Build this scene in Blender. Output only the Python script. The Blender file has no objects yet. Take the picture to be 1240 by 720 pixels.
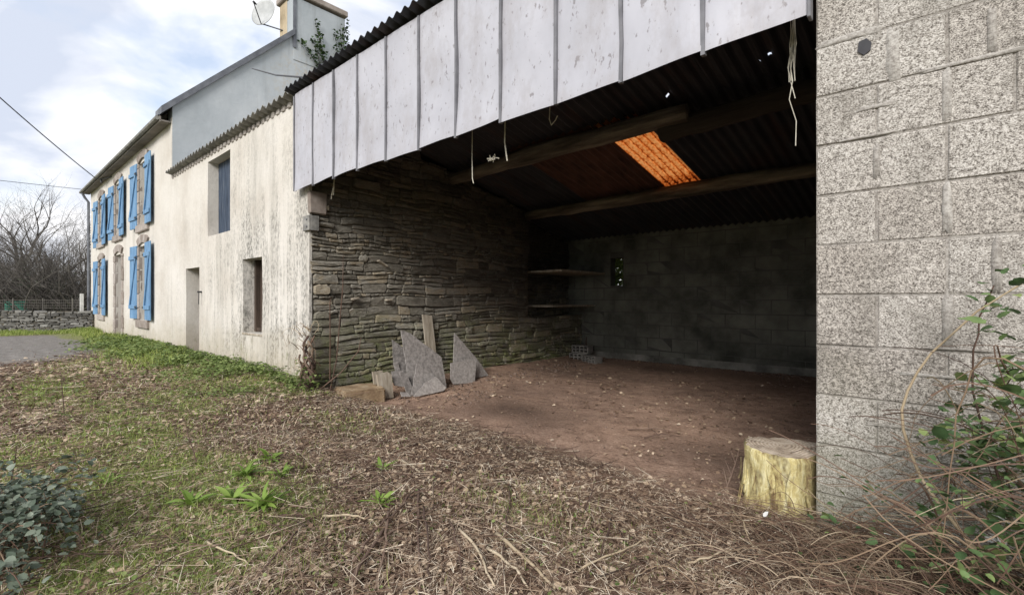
import bpy, math, random
import numpy as np
from mathutils import Vector, Matrix, noise as mnoise
R = math.radians
random.seed(7); rng = np.random.default_rng(11)
S = bpy.context.scene
COL = S.collection

# ------------------------------------------------------------------ camera
cam = bpy.data.objects.new('camera', bpy.data.cameras.new('camera')); COL.objects.link(cam)
cam.location = (0, 0, 1.1); cam.rotation_euler = (R(90), 0, R(42))
cam.data.sensor_width = 36; cam.data.lens = 590/1240*36; cam.data.shift_y = 3/1240
cam.data.clip_start = .05; cam.data.clip_end = 2000
S.camera = cam

# ------------------------------------------------------------------ sky, sun, exposure
SUN_EL, SUN_AZ = 31, 156            # azimuth of the sun seen from above, clockwise from +Y
W = bpy.data.worlds.new('World'); S.world = W; W.use_nodes = True
nt = W.node_tree; nt.nodes.clear()
def N(t, kind, **kw):
    n = t.nodes.new(kind)
    for k, v in kw.items():
        if k.startswith('_'): setattr(n, k[1:], v)
        else: n.inputs[k.replace('__', ' ')].default_value = v
    return n
sky = N(nt, 'ShaderNodeTexSky'); sky.sky_type = 'NISHITA'; sky.sun_disc = False
sky.sun_elevation = R(SUN_EL); sky.sun_rotation = R(SUN_AZ); sky.air_density = 1.2; sky.dust_density = 2.0
tc = N(nt, 'ShaderNodeTexCoord')
mp = N(nt, 'ShaderNodeMapping'); mp.inputs['Scale'].default_value = (1.0, 1.0, 2.0); mp.inputs['Location'].default_value = (.35, .1, .2)
n1 = N(nt, 'ShaderNodeTexNoise', Scale=2.6, Detail=6.0, Roughness=.55, Distortion=.4)
n2 = N(nt, 'ShaderNodeTexNoise', Scale=3.8, Detail=6.0, Roughness=.5, Distortion=.5)
r1 = N(nt, 'ShaderNodeValToRGB'); r1.color_ramp.elements[0].position = .33; r1.color_ramp.elements[1].position = .47
r2 = N(nt, 'ShaderNodeValToRGB'); r2.color_ramp.elements[0].position = .40; r2.color_ramp.elements[1].position = .55
r2.color_ramp.elements[0].color = (5.6, 6.1, 7.2, 1); r2.color_ramp.elements[1].color = (9.4, 9.4, 9.6, 1)
mx = N(nt, 'ShaderNodeMix'); mx.data_type = 'RGBA'
sc = N(nt, 'ShaderNodeMix'); sc.data_type = 'RGBA'; sc.blend_type = 'ADD'; sc.inputs[0].default_value = 1
sc.inputs[7].default_value = (3.3, 3.4, 3.8, 1)       # thin high cloud over the blue
bg = N(nt, 'ShaderNodeBackground', Strength=.085); wo = N(nt, 'ShaderNodeOutputWorld')
L = nt.links.new
L(tc.outputs['Generated'], mp.inputs[0]); L(mp.outputs[0], n1.inputs['Vector']); L(mp.outputs[0], n2.inputs['Vector'])
L(n1.outputs[0], r1.inputs[0]); L(n2.outputs[0], r2.inputs[0])
L(sky.outputs[0], sc.inputs[6]); L(sc.outputs[2], mx.inputs[6]); L(r2.outputs[0], mx.inputs[7]); L(r1.outputs[0], mx.inputs[0])
L(mx.outputs[2], bg.inputs[0]); L(bg.outputs[0], wo.inputs[0])
sun = bpy.data.objects.new('sun', bpy.data.lights.new('sun', 'SUN')); COL.objects.link(sun)
sun.data.energy = 2.5; sun.data.angle = R(24); sun.data.color = (1, .965, .925)
a = R(SUN_AZ); d = Vector((math.sin(a)*math.cos(R(SUN_EL)), math.cos(a)*math.cos(R(SUN_EL)), math.sin(R(SUN_EL))))
sun.rotation_euler = d.to_track_quat('Z', 'Y').to_euler()
S.view_settings.view_transform = 'Standard'; S.view_settings.look = 'None'
S.view_settings.exposure = .6; S.view_settings.gamma = 1
S.render.engine = 'CYCLES'; S.cycles.max_bounces = 6; S.cycles.diffuse_bounces = 4

# ------------------------------------------------------------------ helpers
F = 2.88                                     # y of the long facade
XW = -6.07                                   # x of the rubble side wall's face
YB = 9.04                                    # y of the back wall
def roof_z(y): return 3.76 - .21*(y - F)
def tag(o, label=None, cat=None, group=None, kind=None):
    for k, v in (('label', label), ('category', cat), ('group', group), ('kind', kind)):
        if v: o[k] = v
    return o
def empty(name, loc, label, cat, group=None, rz=0):
    o = bpy.data.objects.new(name, None); COL.objects.link(o); o.location = loc; o.rotation_euler = (0, 0, rz)
    o.empty_display_size = .1
    return tag(o, label, cat, group)
def put(name, me, mat=None, parent=None, loc=None, kind=None):
    o = bpy.data.objects.new(name, me); COL.objects.link(o)
    if mat is not None and not me.materials: me.materials.append(mat)
    if parent is not None:
        o.parent = parent
        p = parent
        off = Vector((0, 0, 0))
        while p is not None: off += p.location; p = p.parent
        o.location = (Vector(loc) if loc is not None else Vector((0, 0, 0))) - off    # parents here are never rotated when built
    elif loc is not None: o.location = loc
    if kind: o['kind'] = kind
    return o
class MB:
    def __init__(s): s.v = []; s.f = []
    def add(s, v, f):
        b = len(s.v); s.v += [tuple(p) for p in v]; s.f += [tuple(i+b for i in q) for q in f]
    def box(s, x0, x1, y0, y1, z0, z1, bev=0, jit=0):
        if bev <= 0:
            v = [(x, y, z) for x in (x0, x1) for y in (y0, y1) for z in (z0, z1)]
            f = [(0, 1, 3, 2), (4, 6, 7, 5), (0, 4, 5, 1), (2, 3, 7, 6), (0, 2, 6, 4), (1, 5, 7, 3)]
        else:
            v = []; b = bev
            for (X, sx) in ((x0, 1), (x1, -1)):
                for (Y, sy) in ((y0, 1), (y1, -1)):
                    for (Z, sz) in ((z0, 1), (z1, -1)):
                        v += [(X, Y+sy*b, Z+sz*b), (X+sx*b, Y, Z+sz*b), (X+sx*b, Y+sy*b, Z)]
            I = lambda a, b_, c, k: (a*4+b_*2+c)*3+k
            f = []
            for a_ in (0, 1):
                q = [I(a_, 0, 0, 0), I(a_, 1, 0, 0), I(a_, 1, 1, 0), I(a_, 0, 1, 0)]; f.append(q if a_ else q[::-1])
                q = [I(0, a_, 0, 1), I(0, a_, 1, 1), I(1, a_, 1, 1), I(1, a_, 0, 1)]; f.append(q if a_ else q[::-1])
                q = [I(0, 0, a_, 2), I(1, 0, a_, 2), I(1, 1, a_, 2), I(0, 1, a_, 2)]; f.append(q if a_ else q[::-1])
            for a_ in (0, 1):
                for b_ in (0, 1):
                    f.append((I(a_, b_, 0, 0), I(a_, b_, 1, 0), I(a_, b_, 1, 1), I(a_, b_, 0, 1)))
                    f.append((I(a_, 0, b_, 0), I(a_, 1, b_, 0), I(a_, 1, b_, 2), I(a_, 0, b_, 2)))
                    f.append((I(0, a_, b_, 1), I(1, a_, b_, 1), I(1, a_, b_, 2), I(0, a_, b_, 2)))
                    for c_ in (0, 1): f.append((I(a_, b_, c_, 0), I(a_, b_, c_, 1), I(a_, b_, c_, 2)))
        if jit: v = [(p[0]+random.uniform(-jit, jit), p[1]+random.uniform(-jit, jit), p[2]+random.uniform(-jit, jit)) for p in v]
        s.add(v, f); return s
    def tube(s, pts, rad, n=6, cap=True):
        pts = [Vector(p) for p in pts]; m = len(pts)
        if not hasattr(rad, '__len__'): rad = [rad]*m
        v = []; f = []; u = None
        for i, p in enumerate(pts):
            t = (pts[min(i+1, m-1)] - pts[max(i-1, 0)])
            t = t.normalized() if t.length > 1e-9 else Vector((0, 0, 1))
            if u is None: u = t.orthogonal().normalized()
            u = (u - t*u.dot(t)); u = u.normalized() if u.length > 1e-6 else t.orthogonal().normalized()
            w = t.cross(u)
            for k in range(n):
                a = 2*math.pi*k/n; v.append(p + (u*math.cos(a) + w*math.sin(a))*rad[i])
        for i in range(m-1):
            for k in range(n):
                f.append((i*n+k, i*n+(k+1) % n, (i+1)*n+(k+1) % n, (i+1)*n+k))
        if cap: f.append(tuple(range(n))[::-1]); f.append(tuple((m-1)*n+k for k in range(n)))
        s.add(v, f); return s
    def prism(s, poly, n, th):
        """polygon (3D points) pushed along n by th"""
        n = Vector(n); k = len(poly)
        v = [Vector(p) for p in poly] + [Vector(p)+n*th for p in poly]
        f = [tuple(range(k))[::-1], tuple(range(k, 2*k))] + [(i, (i+1) % k, k+(i+1) % k, k+i) for i in range(k)]
        s.add(v, f); return s
    def mesh(s, name, smooth=False):
        me = bpy.data.meshes.new(name); me.from_pydata(s.v, [], s.f)
        me.validate()
        import bmesh
        b = bmesh.new(); b.from_mesh(me); bmesh.ops.recalc_face_normals(b, faces=b.faces); b.to_mesh(me); b.free()
        if smooth: me.shade_smooth()
        return me
    def build(s, name, mat, parent=None, smooth=False, kind=None, loc=None):
        return put(name, s.mesh(name, smooth), mat, parent, kind=kind, loc=loc)
def mesh_np(name, V, Fc, smooth=False):
    me = bpy.data.meshes.new(name); V = np.asarray(V, np.float32); Fc = np.asarray(Fc, np.int32)
    k = Fc.shape[1]
    me.vertices.add(len(V)); me.vertices.foreach_set('co', V.ravel())
    me.loops.add(Fc.size); me.loops.foreach_set('vertex_index', Fc.ravel())
    me.polygons.add(len(Fc)); me.polygons.foreach_set('loop_start', np.arange(0, Fc.size, k, dtype=np.int32))
    me.polygons.foreach_set('loop_total', np.full(len(Fc), k, np.int32))
    me.update(calc_edges=True); me.validate()
    if smooth: me.shade_smooth()
    return me
def grid_solid(P, us, vs, th, skip=None):
    """solid sheet: P(u,v)->xyz, th = thickness vector"""
    mb = MB(); nu, nv = len(us), len(vs)
    v = [P(u, w) for u in us for w in vs]; t = Vector(th)
    v2 = [tuple(Vector(p)+t) for p in v]; f = []; M = nu*nv
    ok = lambda i, j: 0 <= i < nu-1 and 0 <= j < nv-1 and not (skip and skip((us[i]+us[i+1])/2, (vs[j]+vs[j+1])/2))
    for i in range(nu-1):
        for j in range(nv-1):
            if not ok(i, j): continue
            a, b, c, d_ = i*nv+j, (i+1)*nv+j, (i+1)*nv+j+1, i*nv+j+1
            f.append((a, b, c, d_)); f.append((d_+M, c+M, b+M, a+M))
            if not ok(i-1, j): f.append((d_, d_+M, a+M, a))
            if not ok(i+1, j): f.append((b, b+M, c+M, c))
            if not ok(i, j-1): f.append((a, a+M, b+M, b))
            if not ok(i, j+1): f.append((c, c+M, d_+M, d_))
    mb.add(v, []); mb.add(v2, []); mb.f = f
    return mb
# smooth value noise in numpy
_P = rng.random((256, 256))
def vnoise(x, y):
    xi = np.floor(x).astype(int); yi = np.floor(y).astype(int); fx = x-xi; fy = y-yi
    fx = fx*fx*(3-2*fx); fy = fy*fy*(3-2*fy)
    g = lambda a_, b_: _P[a_ % 256, b_ % 256]
    return (g(xi, yi)*(1-fx)+g(xi+1, yi)*fx)*(1-fy)+(g(xi, yi+1)*(1-fx)+g(xi+1, yi+1)*fx)*fy
def fbm(x, y, o=4):
    s_ = 0; a_ = .5
    for i in range(o): s_ = s_+a_*vnoise(x*2**i+17.3*i, y*2**i+5.1*i); a_ *= .5
    return s_/(1-.5**o)
def sst(a_, b_, x): t = np.clip((x-a_)/(b_-a_), 0, 1); return t*t*(3-2*t)
def ground_z(x, y):
    x = np.asarray(x, float); y = np.asarray(y, float)
    inside = sst(-6.6, -5.6, x)
    z = -.18*sst(2.5, 3.5, y)*inside
    z = z + .05*(fbm(x*.7+3, y*.7+9)-.5) + .035*(fbm(x*2.6, y*2.6)-.5)*(1-.5*sst(3, 4, y))
    z = z + .03*np.exp(-(((x+5.6)/.5)**2+((y-3.1)/.5)**2)) + .04*np.exp(-(((x+4.4)/.7)**2+((y-4.4)/.35)**2))
    z = z + .06*np.exp(-((y-2.75)/.35)**2)*sst(-5.6, -7, x)
    z = z + .02*np.exp(-(((x+5.7)/.5)**2+((y-6.0)/1.5)**2)) + .05*np.exp(-((y-8.9)/.3)**2)*inside
    return z
def gz(x, y): return float(ground_z(x, y))
def blob(x, y, cx, cy, rx, ry): return np.exp(-(((x-cx)/rx)**2+((y-cy)/ry)**2))
def green_m(x, y):
    n = fbm(x*1.6+31, y*1.6+7); n2 = fbm(x*5+3, y*5+57)
    g = sst(1.5, 2.3, y+.9*(n-.5))*sst(-5.0, -6.3, x)*(y < F+.1)
    g = g + 1.0*blob(x, y, -8.1, .6, 1.3, .35) + 1.0*blob(x, y, -3.4, .7, .9, .5) + .8*blob(x, y, -6.2, 1.5, .9, .25) + 1.0*blob(x, y, -2.9, 1.05, .5, .28) + .7*blob(x, y, -5.2, .9, 1.2, .22) + .6*blob(x, y, -2.2, .25, .5, .25)
    g = g + .55*blob(x, y, -4.6, .3, 1.4, .5) + .5*blob(x, y, -10.5, 1.2, 2.2, .5) + .35*blob(x, y, -6, 1.2, 1.8, .5) + .35*blob(x, y, -4.1, 2.2, .7, .3)
    g = g + .3*blob(x, y, -1.5, 1.9, .5, .25) + 1.0*sst(-14, -17, x)*(sst(2.0, 2.5, y)+sst(-20.5, -21.5, x)) + .5*blob(x, y, -2.2, .5, .4, .4)
    return np.clip(g*(.35+1.3*n2)*1.17, 0, 1)
def dirt_m(x, y):
    n = fbm(x*1.3+11, y*1.3+77)
    edge = 3.0 - .35*sst(-3.5, -1.6, x) + .12*sst(-6, -5, x) + .7*(n-.5)
    return sst(edge-.35, edge+.4, y)*sst(-6.6, -6.0, x)
def gravel_m(x, y):
    n = fbm(x*.9+1, y*.9+2)
    return sst(-10.2, -12.6, x+1.2*(n-.5)+.9*(y-.3))*sst(2.55, 2.0, y+.5*(n-.5))*sst(-22.3, -21.0, x)

# ------------------------------------------------------------------ materials
def new_mat(name, rough=.85, spec=.3):
    m = bpy.data.materials.new(name); m.use_nodes = True; t = m.node_tree; t.nodes.clear()
    b = N(t, 'ShaderNodeBsdfPrincipled', Roughness=rough); b.inputs['Specular IOR Level'].default_value = spec
    o = N(t, 'ShaderNodeOutputMaterial'); t.links.new(b.outputs[0], o.inputs[0])
    return m, t, b
def ramp(t, src, stops, interp='LINEAR'):
    r = N(t, 'ShaderNodeValToRGB'); e = r.color_ramp.elements; r.color_ramp.interpolation = interp
    while len(e) < len(stops): e.new(.5)
    for el, (p, c) in zip(e, stops):
        el.position = p; el.color = (c, c, c, 1) if not hasattr(c, '__len__') else (*c, 1)
    t.links.new(src, r.inputs[0]); return r.outputs[0]
def noise(t, scale, detail=4, rough=.55, stretch=None, dist=0, coord='Object', off=(0, 0, 0)):
    g = N(t, 'ShaderNodeTexCoord'); mpn = N(t, 'ShaderNodeMapping')
    mpn.inputs['Scale'].default_value = stretch or (1, 1, 1); mpn.inputs['Location'].default_value = off
    if coord == 'World':
        gg = N(t, 'ShaderNodeNewGeometry'); t.links.new(gg.outputs['Position'], mpn.inputs[0])
    else: t.links.new(g.outputs[coord], mpn.inputs[0])
    n = N(t, 'ShaderNodeTexNoise', Scale=scale, Detail=detail, Roughness=rough, Distortion=dist)
    t.links.new(mpn.outputs[0], n.inputs['Vector']); return n.outputs[0]
def voro(t, scale, feature='F1', coord='World', out='Distance'):
    gg = N(t, 'ShaderNodeNewGeometry'); n = N(t, 'ShaderNodeTexVoronoi', Scale=scale); n.feature = feature
    t.links.new(gg.outputs['Position'], n.inputs['Vector']); return n.outputs[out]
def mixc(t, fac, a_, b_, mode='MIX'):
    m = N(t, 'ShaderNodeMix'); m.data_type = 'RGBA'; m.blend_type = mode
    for i, s_ in ((0, fac), (6, a_), (7, b_)):
        if hasattr(s_, 'links') or isinstance(s_, bpy.types.NodeSocket): t.links.new(s_, m.inputs[i])
        elif i == 0: m.inputs[0].default_value = s_
        else: m.inputs[i].default_value = (*s_, 1)
    return m.outputs[2]
def math_(t, op, a_, b_=None, clamp=False):
    m = N(t, 'ShaderNodeMath'); m.operation = op; m.use_clamp = clamp
    for i, s_ in ((0, a_), (1, b_)):
        if s_ is None: continue
        if isinstance(s_, bpy.types.NodeSocket): t.links.new(s_, m.inputs[i])
        else: m.inputs[i].default_value = s_
    return m.outputs[0]
def posxyz(t):
    g = N(t, 'ShaderNodeNewGeometry'); s_ = N(t, 'ShaderNodeSeparateXYZ'); t.links.new(g.outputs['Position'], s_.inputs[0]); return s_.outputs
def maprange(t, src, a_, b_, lo=0, hi=1):
    m = N(t, 'ShaderNodeMapRange'); t.links.new(src, m.inputs[0])
    for i, v in ((1, a_), (2, b_), (3, lo), (4, hi)): m.inputs[i].default_value = v
    return m.outputs[0]
def bump(t, b, h, strength=.5, dist=.01):
    n = N(t, 'ShaderNodeBump', Strength=strength, Distance=dist); t.links.new(h, n.inputs['Height']); t.links.new(n.outputs[0], b.inputs['Normal'])
def rnd(t):
    o = N(t, 'ShaderNodeObjectInfo'); g = N(t, 'ShaderNodeNewGeometry')
    return math_(t, 'FRACT', math_(t, 'ADD', o.outputs['Random'], g.outputs['Random Per Island']))
def simple(name, stops, scale=8, detail=5, rough=.85, bstr=.3, bdist=.01, bscale=None, stretch=None, coord='Object', spec=.3, per=0, metal=0):
    """noise-coloured material; per = how much each piece differs"""
    m, t, b = new_mat(name, rough, spec)
    n = noise(t, scale, detail, .6, stretch, 0, coord)
    if per:
        n = math_(t, 'ADD', math_(t, 'MULTIPLY', n, 1-per), math_(t, 'MULTIPLY', rnd(t), per))
    c = ramp(t, n, stops); t.links.new(c, b.inputs['Base Color'])
    if bstr: bump(t, b, noise(t, bscale or scale*3, 5, .65, stretch, 0, coord), bstr, bdist)
    b.inputs['Metallic'].default_value = metal
    return m
M = {}
# cream render: blotches, fine algae speckle, drip streaks, soiled foot
def render_mat():
    m, t, b = new_mat('cream_render', .92, .2)
    p = posxyz(t)
    base = ramp(t, noise(t, .9, 5, .6, None, 0, 'World'), [(.3, (.52, .48, .425)), (.5, (.60, .567, .515)), (.72, (.65, .62, .575))])
    streak = ramp(t, math_(t, 'ADD', math_(t, 'MULTIPLY', noise(t, 1.0, 6, .7, (4.3, 4.3, .42), 1.1, 'World'), .6), math_(t, 'MULTIPLY', noise(t, 1.1, 5, .7, (1, 1, .8), .5, 'World', (2, 0, 7)), .4)), [(.46, 0), (.60, 1)])
    zone = maprange(t, p[0], -10.8, -8.2, .12, 1)
    low = maprange(t, p[2], 3.6, 1.4, .25, 1)
    speck = ramp(t, noise(t, 26, 4, .75, (1, 1, .6), 0, 'World'), [(.46, 0), (.56, 1)])
    k = math_(t, 'MULTIPLY', math_(t, 'MULTIPLY', streak, zone), low)
    c = mixc(t, math_(t, 'MULTIPLY', k, .42), base, (.25, .24, .21))
    k2 = math_(t, 'MULTIPLY', math_(t, 'MULTIPLY', speck, math_(t, 'ADD', k, .07)), 1.0, True)
    c = mixc(t, k2, c, (.16, .155, .14))
    # long soft grey runs
    run = ramp(t, noise(t, 1.0, 5, .65, (1.7, 1.7, .22), .8, 'World', (4, 4, 0)), [(.50, 0), (.70, 1)])
    c = mixc(t, math_(t, 'MULTIPLY', run, .45), c, (.30, .285, .25))
    foot = maprange(t, math_(t, 'ADD', p[2], math_(t, 'MULTIPLY', noise(t, 3, 5, .7, None, 0, 'World'), -1.0)), -.62, .25, 1, 0)
    c = mixc(t, math_(t, 'MULTIPLY', foot, .75), c, (.34, .29, .20))
    moss = ramp(t, noise(t, 4.5, 6, .7, None, 0, 'World', (9, 2, 4)), [(.56, 0), (.64, 1)])
    c = mixc(t, math_(t, 'MULTIPLY', math_(t, 'MULTIPLY', moss, maprange(t, p[2], .65, .1)), .8), c, (.17, .18, .09))
    t.links.new(c, b.inputs['Base Color'])
    h = math_(t, 'ADD', noise(t, 45, 5, .7, None, 0, 'World'), math_(t, 'MULTIPLY', noise(t, 3, 3, .5, None, 0, 'World'), 2.5))
    bump(t, b, h, .45, .012); return m
M['render'] = render_mat()
def agg_mat(name, lo, mid, hi, scale=75, bs=.9):
    m, t, b = new_mat(name, .95, .15)
    n = noise(t, scale*1.25, 3, .75, (1, 1, 1.25), .4, 'World')
    n2_ = noise(t, scale*.45, 3, .6, None, .3, 'World', (3, 3, 3))
    g = math_(t, 'ADD', math_(t, 'MULTIPLY', n, .72), math_(t, 'MULTIPLY', n2_, .28))
    c = ramp(t, g, [(.40, lo), (.48, mid), (.59, hi)])
    big = noise(t, 2.2, 4, .6, None, 0, 'World')
    c = mixc(t, .55, c, ramp(t, big, [(.3, (.38, .365, .35)), (.7, (.60, .595, .59))]), 'OVERLAY')
    c = mixc(t, .9, c, ramp(t, rnd(t), [(0, (.41, .40, .39)), (1, (.56, .56, .555))]), 'OVERLAY')
    spl = math_(t, 'MULTIPLY', ramp(t, noise(t, 3.2, 5, .7, (1, 1, .6), 0, 'World', (1, 8, 3)), [(.52, 0), (.66, 1)]), .35); c = mixc(t, spl, c, (.13, .12, .10))
    # damp algae near the ground
    p = posxyz(t); k = math_(t, 'MULTIPLY', maprange(t, math_(t, 'ADD', p[2], math_(t, 'MULTIPLY', big, .8)), 1.15, .55), .4)
    c = mixc(t, k, c, (.20, .205, .12)); t.links.new(c, b.inputs['Base Color'])
    bump(t, b, g, bs, .012); return m
M['block'] = agg_mat('aggregate_block', (.085, .075, .066), (.31, .29, .265), (.64, .61, .57), 118, .8)
M['smear'] = agg_mat('smooth_mortar', (.21, .195, .18), (.30, .285, .265), (.41, .395, .37), 70, .35)
M['mortar'] = agg_mat('mortar', (.13, .12, .11), (.29, .27, .25), (.5, .47, .44), 120, .5)
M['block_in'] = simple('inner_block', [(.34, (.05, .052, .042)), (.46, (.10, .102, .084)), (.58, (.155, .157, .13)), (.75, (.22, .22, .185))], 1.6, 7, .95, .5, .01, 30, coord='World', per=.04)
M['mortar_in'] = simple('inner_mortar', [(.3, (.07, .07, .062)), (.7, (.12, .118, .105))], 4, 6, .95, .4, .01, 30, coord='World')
# rubble stone with moss low down
def stone_mat():
    m, t, b = new_mat('schist', .85, .25)
    p = posxyz(t)
    n = math_(t, 'ADD', math_(t, 'MULTIPLY', noise(t, 5, 6, .65, (1, 1, 3), 0, 'World'), .6), math_(t, 'MULTIPLY', rnd(t), .4))
    c = ramp(t, n, [(.22, (.09, .08, .065)), (.42, (.21, .195, .165)), (.56, (.30, .285, .25)), (.68, (.33, .28, .205)), (.82, (.45, .44, .40))])
    lich = ramp(t, noise(t, 9, 5, .7, None, 0, 'World'), [(.56, 0), (.68, 1)])
    c = mixc(t, math_(t, 'MULTIPLY', lich, .35), c, (.30, .29, .25))
    mz = maprange(t, math_(t, 'ADD', p[2], math_(t, 'MULTIPLY', noise(t, 1.6, 4, .6, None, 0, 'World'), 1.6)), 1.75, .7)
    mz = math_(t, 'MULTIPLY', mz, ramp(t, noise(t, 7, 5, .7, None, 0, 'World', (3, 1, 2)), [(.38, .05), (.56, 1)]))
    c = mixc(t, math_(t, 'MULTIPLY', mz, .72), c, (.17, .20, .06))
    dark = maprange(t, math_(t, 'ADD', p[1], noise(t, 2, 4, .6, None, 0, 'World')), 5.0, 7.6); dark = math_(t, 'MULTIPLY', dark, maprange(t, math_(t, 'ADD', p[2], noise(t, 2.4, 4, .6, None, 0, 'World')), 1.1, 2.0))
    sm = math_(t, 'MULTIPLY', maprange(t, math_(t, 'ADD', p[2], math_(t, 'MULTIPLY', noise(t, 1.3, 5, .6, None, 0, 'World', (5, 5, 5)), 1.4)), 2.6, 3.5), .6); c = mixc(t, sm, c, (.05, .048, .048))       # darker high up the wall
    c = mixc(t, math_(t, 'MULTIPLY', dark, .75), c, (.022, .02, .02))  # nearly black towards the back corner, above the low stones
    gr_ = ramp(t, noise(t, 34, 5, .75, (1, .6, 2), 0, 'World'), [(.36, (.40, .39, .37)), (.62, (.64, .63, .61))]); c = mixc(t, .8, c, gr_, 'OVERLAY')
    t.links.new(c, b.inputs['Base Color'])
    bump(t, b, noise(t, 18, 7, .72, (1, .8, 2.4), 0, 'World'), 1, .035); return m
M['stone'] = stone_mat()
M['joint'] = simple('earth_joint', [(.3, (.07, .06, .045)), (.7, (.17, .15, .115))], 6, 5, .95, .6, .02, 30, coord='World')
M['zincwhite'] = None
def fascia_mat():
    m, t, b = new_mat('galvanised_sheet', .5, .4)
    c = ramp(t, noise(t, 1.8, 5, .6, (1, 1, .7), 0, 'World'), [(.3, (.38, .38, .415)), (.55, (.45, .45, .49)), (.75, (.50, .50, .53))])
    c = mixc(t, math_(t, 'MULTIPLY', rnd(t), .22), c, (.46, .45, .48))
    sp = ramp(t, noise(t, 24, 3, .6, (1.2, 1.2, .6), 0, 'World'), [(.625, 0), (.68, 1)])
    z = posxyz(t)[2]
    c = mixc(t, math_(t, 'MULTIPLY', sp, .8), c, (.20, .185, .19))
    ru = math_(t, 'MULTIPLY', ramp(t, noise(t, 3.5, 6, .75, (1, 1, .5), 0, 'World', (5, 5, 1)), [(.47, 0), (.66, 1)]), .5)
    c = mixc(t, ru, c, (.31, .285, .285))
    ed = math_(t, 'MULTIPLY', maprange(t, z, 2.60, 2.50), .3); c = mixc(t, ed, c, (.36, .35, .36))
    t.links.new(c, b.inputs['Base Color']); b.inputs['Metallic'].default_value = .15
    bump(t, b, noise(t, 4.5, 2, .5, (1, 1, .5), 0, 'World'), .35, .03); return m
M['fascia'] = fascia_mat()
M['seam'] = simple('dark_seam', [(.3, (.10, .10, .11)), (.7, (.19, .19, .205))], 6, 4, .5, .1, coord='World', spec=.4)
def slate_gable():
    m, t, b = new_mat('grey_cladding', .7, .3)
    c = ramp(t, noise(t, 1.1, 5, .6, (1, 1, .6), 0, 'World'), [(.3, (.31, .34, .36)), (.55, (.40, .43, .45)), (.75, (.48, .505, .52))])
    st = ramp(t, noise(t, 1, 6, .65, (3.5, 3.5, .3), 0, 'World'), [(.5, 0), (.68, 1)])
    p = posxyz(t); zz = maprange(t, p[1], 3.6, 6)
    c = mixc(t, math_(t, 'MULTIPLY', math_(t, 'MULTIPLY', st, zz), .6), c, (.17, .18, .18))
    pe = ramp(t, noise(t, 9, 5, .8, None, 0, 'World'), [(.5, 0), (.58, 1)])
    kk = math_(t, 'MULTIPLY', math_(t, 'MULTIPLY', pe, maprange(t, p[2], 7.9, 6.4)), maprange(t, p[1], 4.7, 5.7))
    c = mixc(t, math_(t, 'MULTIPLY', kk, .75), c, (.42, .36, .27))
    t.links.new(c, b.inputs['Base Color']); bump(t, b, noise(t, 12, 5, .6, None, 0, 'World'), .3, .02); return m
M['gable'] = slate_gable()
M['chim'] = simple('chimney_render', [(.3, (.24, .19, .12)), (.5, (.42, .34, .23)), (.7, (.52, .45, .34))], 3, 6, .9, .5, .02, 20, coord='World', stretch=(1, 1, .5))
M['lead'] = simple('dark_flashing', [(.3, (.08, .085, .10)), (.7, (.17, .18, .20))], 4, 5, .6, .3, coord='World')
M['slate'] = simple('roof_slate', [(.3, (.045, .048, .055)), (.7, (.12, .125, .135))], 4, 5, .6, .3, coord='World', per=.4)
M['granite'] = simple('surround_stone', [(.3, (.20, .165, .14)), (.5, (.30, .26, .23)), (.72, (.40, .36, .33))], 7, 6, .9, .5, .01, 40, coord='World', per=.3)
M['blue'] = simple('blue_paint', [(.3, (.075, .155, .27)), (.5, (.125, .25, .41)), (.68, (.19, .33, .49)), (.8, (.32, .42, .52))], 3, 6, .6, .25, .006, 25, coord='World', stretch=(6, 6, .7))
M['navy'] = simple('faded_navy_paint', [(.3, (.02, .03, .05)), (.55, (.045, .065, .10)), (.75, (.13, .14, .16))], 5, 6, .7, .3, .006, 30, coord='World', stretch=(5, 5, .6))
M['darkwood'] = simple('old_dark_wood', [(.3, (.025, .018, .014)), (.7, (.085, .06, .045))], 5, 6, .85, .5, .01, 30, coord='World', stretch=(1, 1, .3))
M['soffit'] = simple('soffit_board', [(.3, (.14, .125, .11)), (.7, (.25, .225, .20))], 4, 5, .85, .4, coord='World')
M['glass'] = None
m, t, b = new_mat('window_glass', .08, .5); b.inputs['Base Color'].default_value = (.03, .035, .04, 1); M['glass'] = m
M['fibro'] = simple('fibre_cement', [(.3, (.13, .125, .115)), (.5, (.22, .215, .20)), (.72, (.33, .32, .29))], 9, 6, .95, .6, .01, 40, coord='World')
def tin_mat():
    m, t, b = new_mat('weathered_tin', .6, .35)
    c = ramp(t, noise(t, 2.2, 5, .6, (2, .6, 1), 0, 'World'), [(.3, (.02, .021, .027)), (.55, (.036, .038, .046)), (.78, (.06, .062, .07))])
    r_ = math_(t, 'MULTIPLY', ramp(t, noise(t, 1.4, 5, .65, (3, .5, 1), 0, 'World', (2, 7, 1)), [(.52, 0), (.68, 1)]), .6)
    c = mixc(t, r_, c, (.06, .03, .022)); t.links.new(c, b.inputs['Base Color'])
    bump(t, b, noise(t, 20, 4, .6, None, 0, 'World'), .2, .005); return m
M['tin'] = tin_mat()
M['rusttin'] = simple('rust_brown_tin', [(.3, (.05, .028, .022)), (.55, (.11, .055, .042)), (.75, (.16, .08, .06))], 3, 6, .75, .2, coord='World', stretch=(4, .7, 1))
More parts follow.
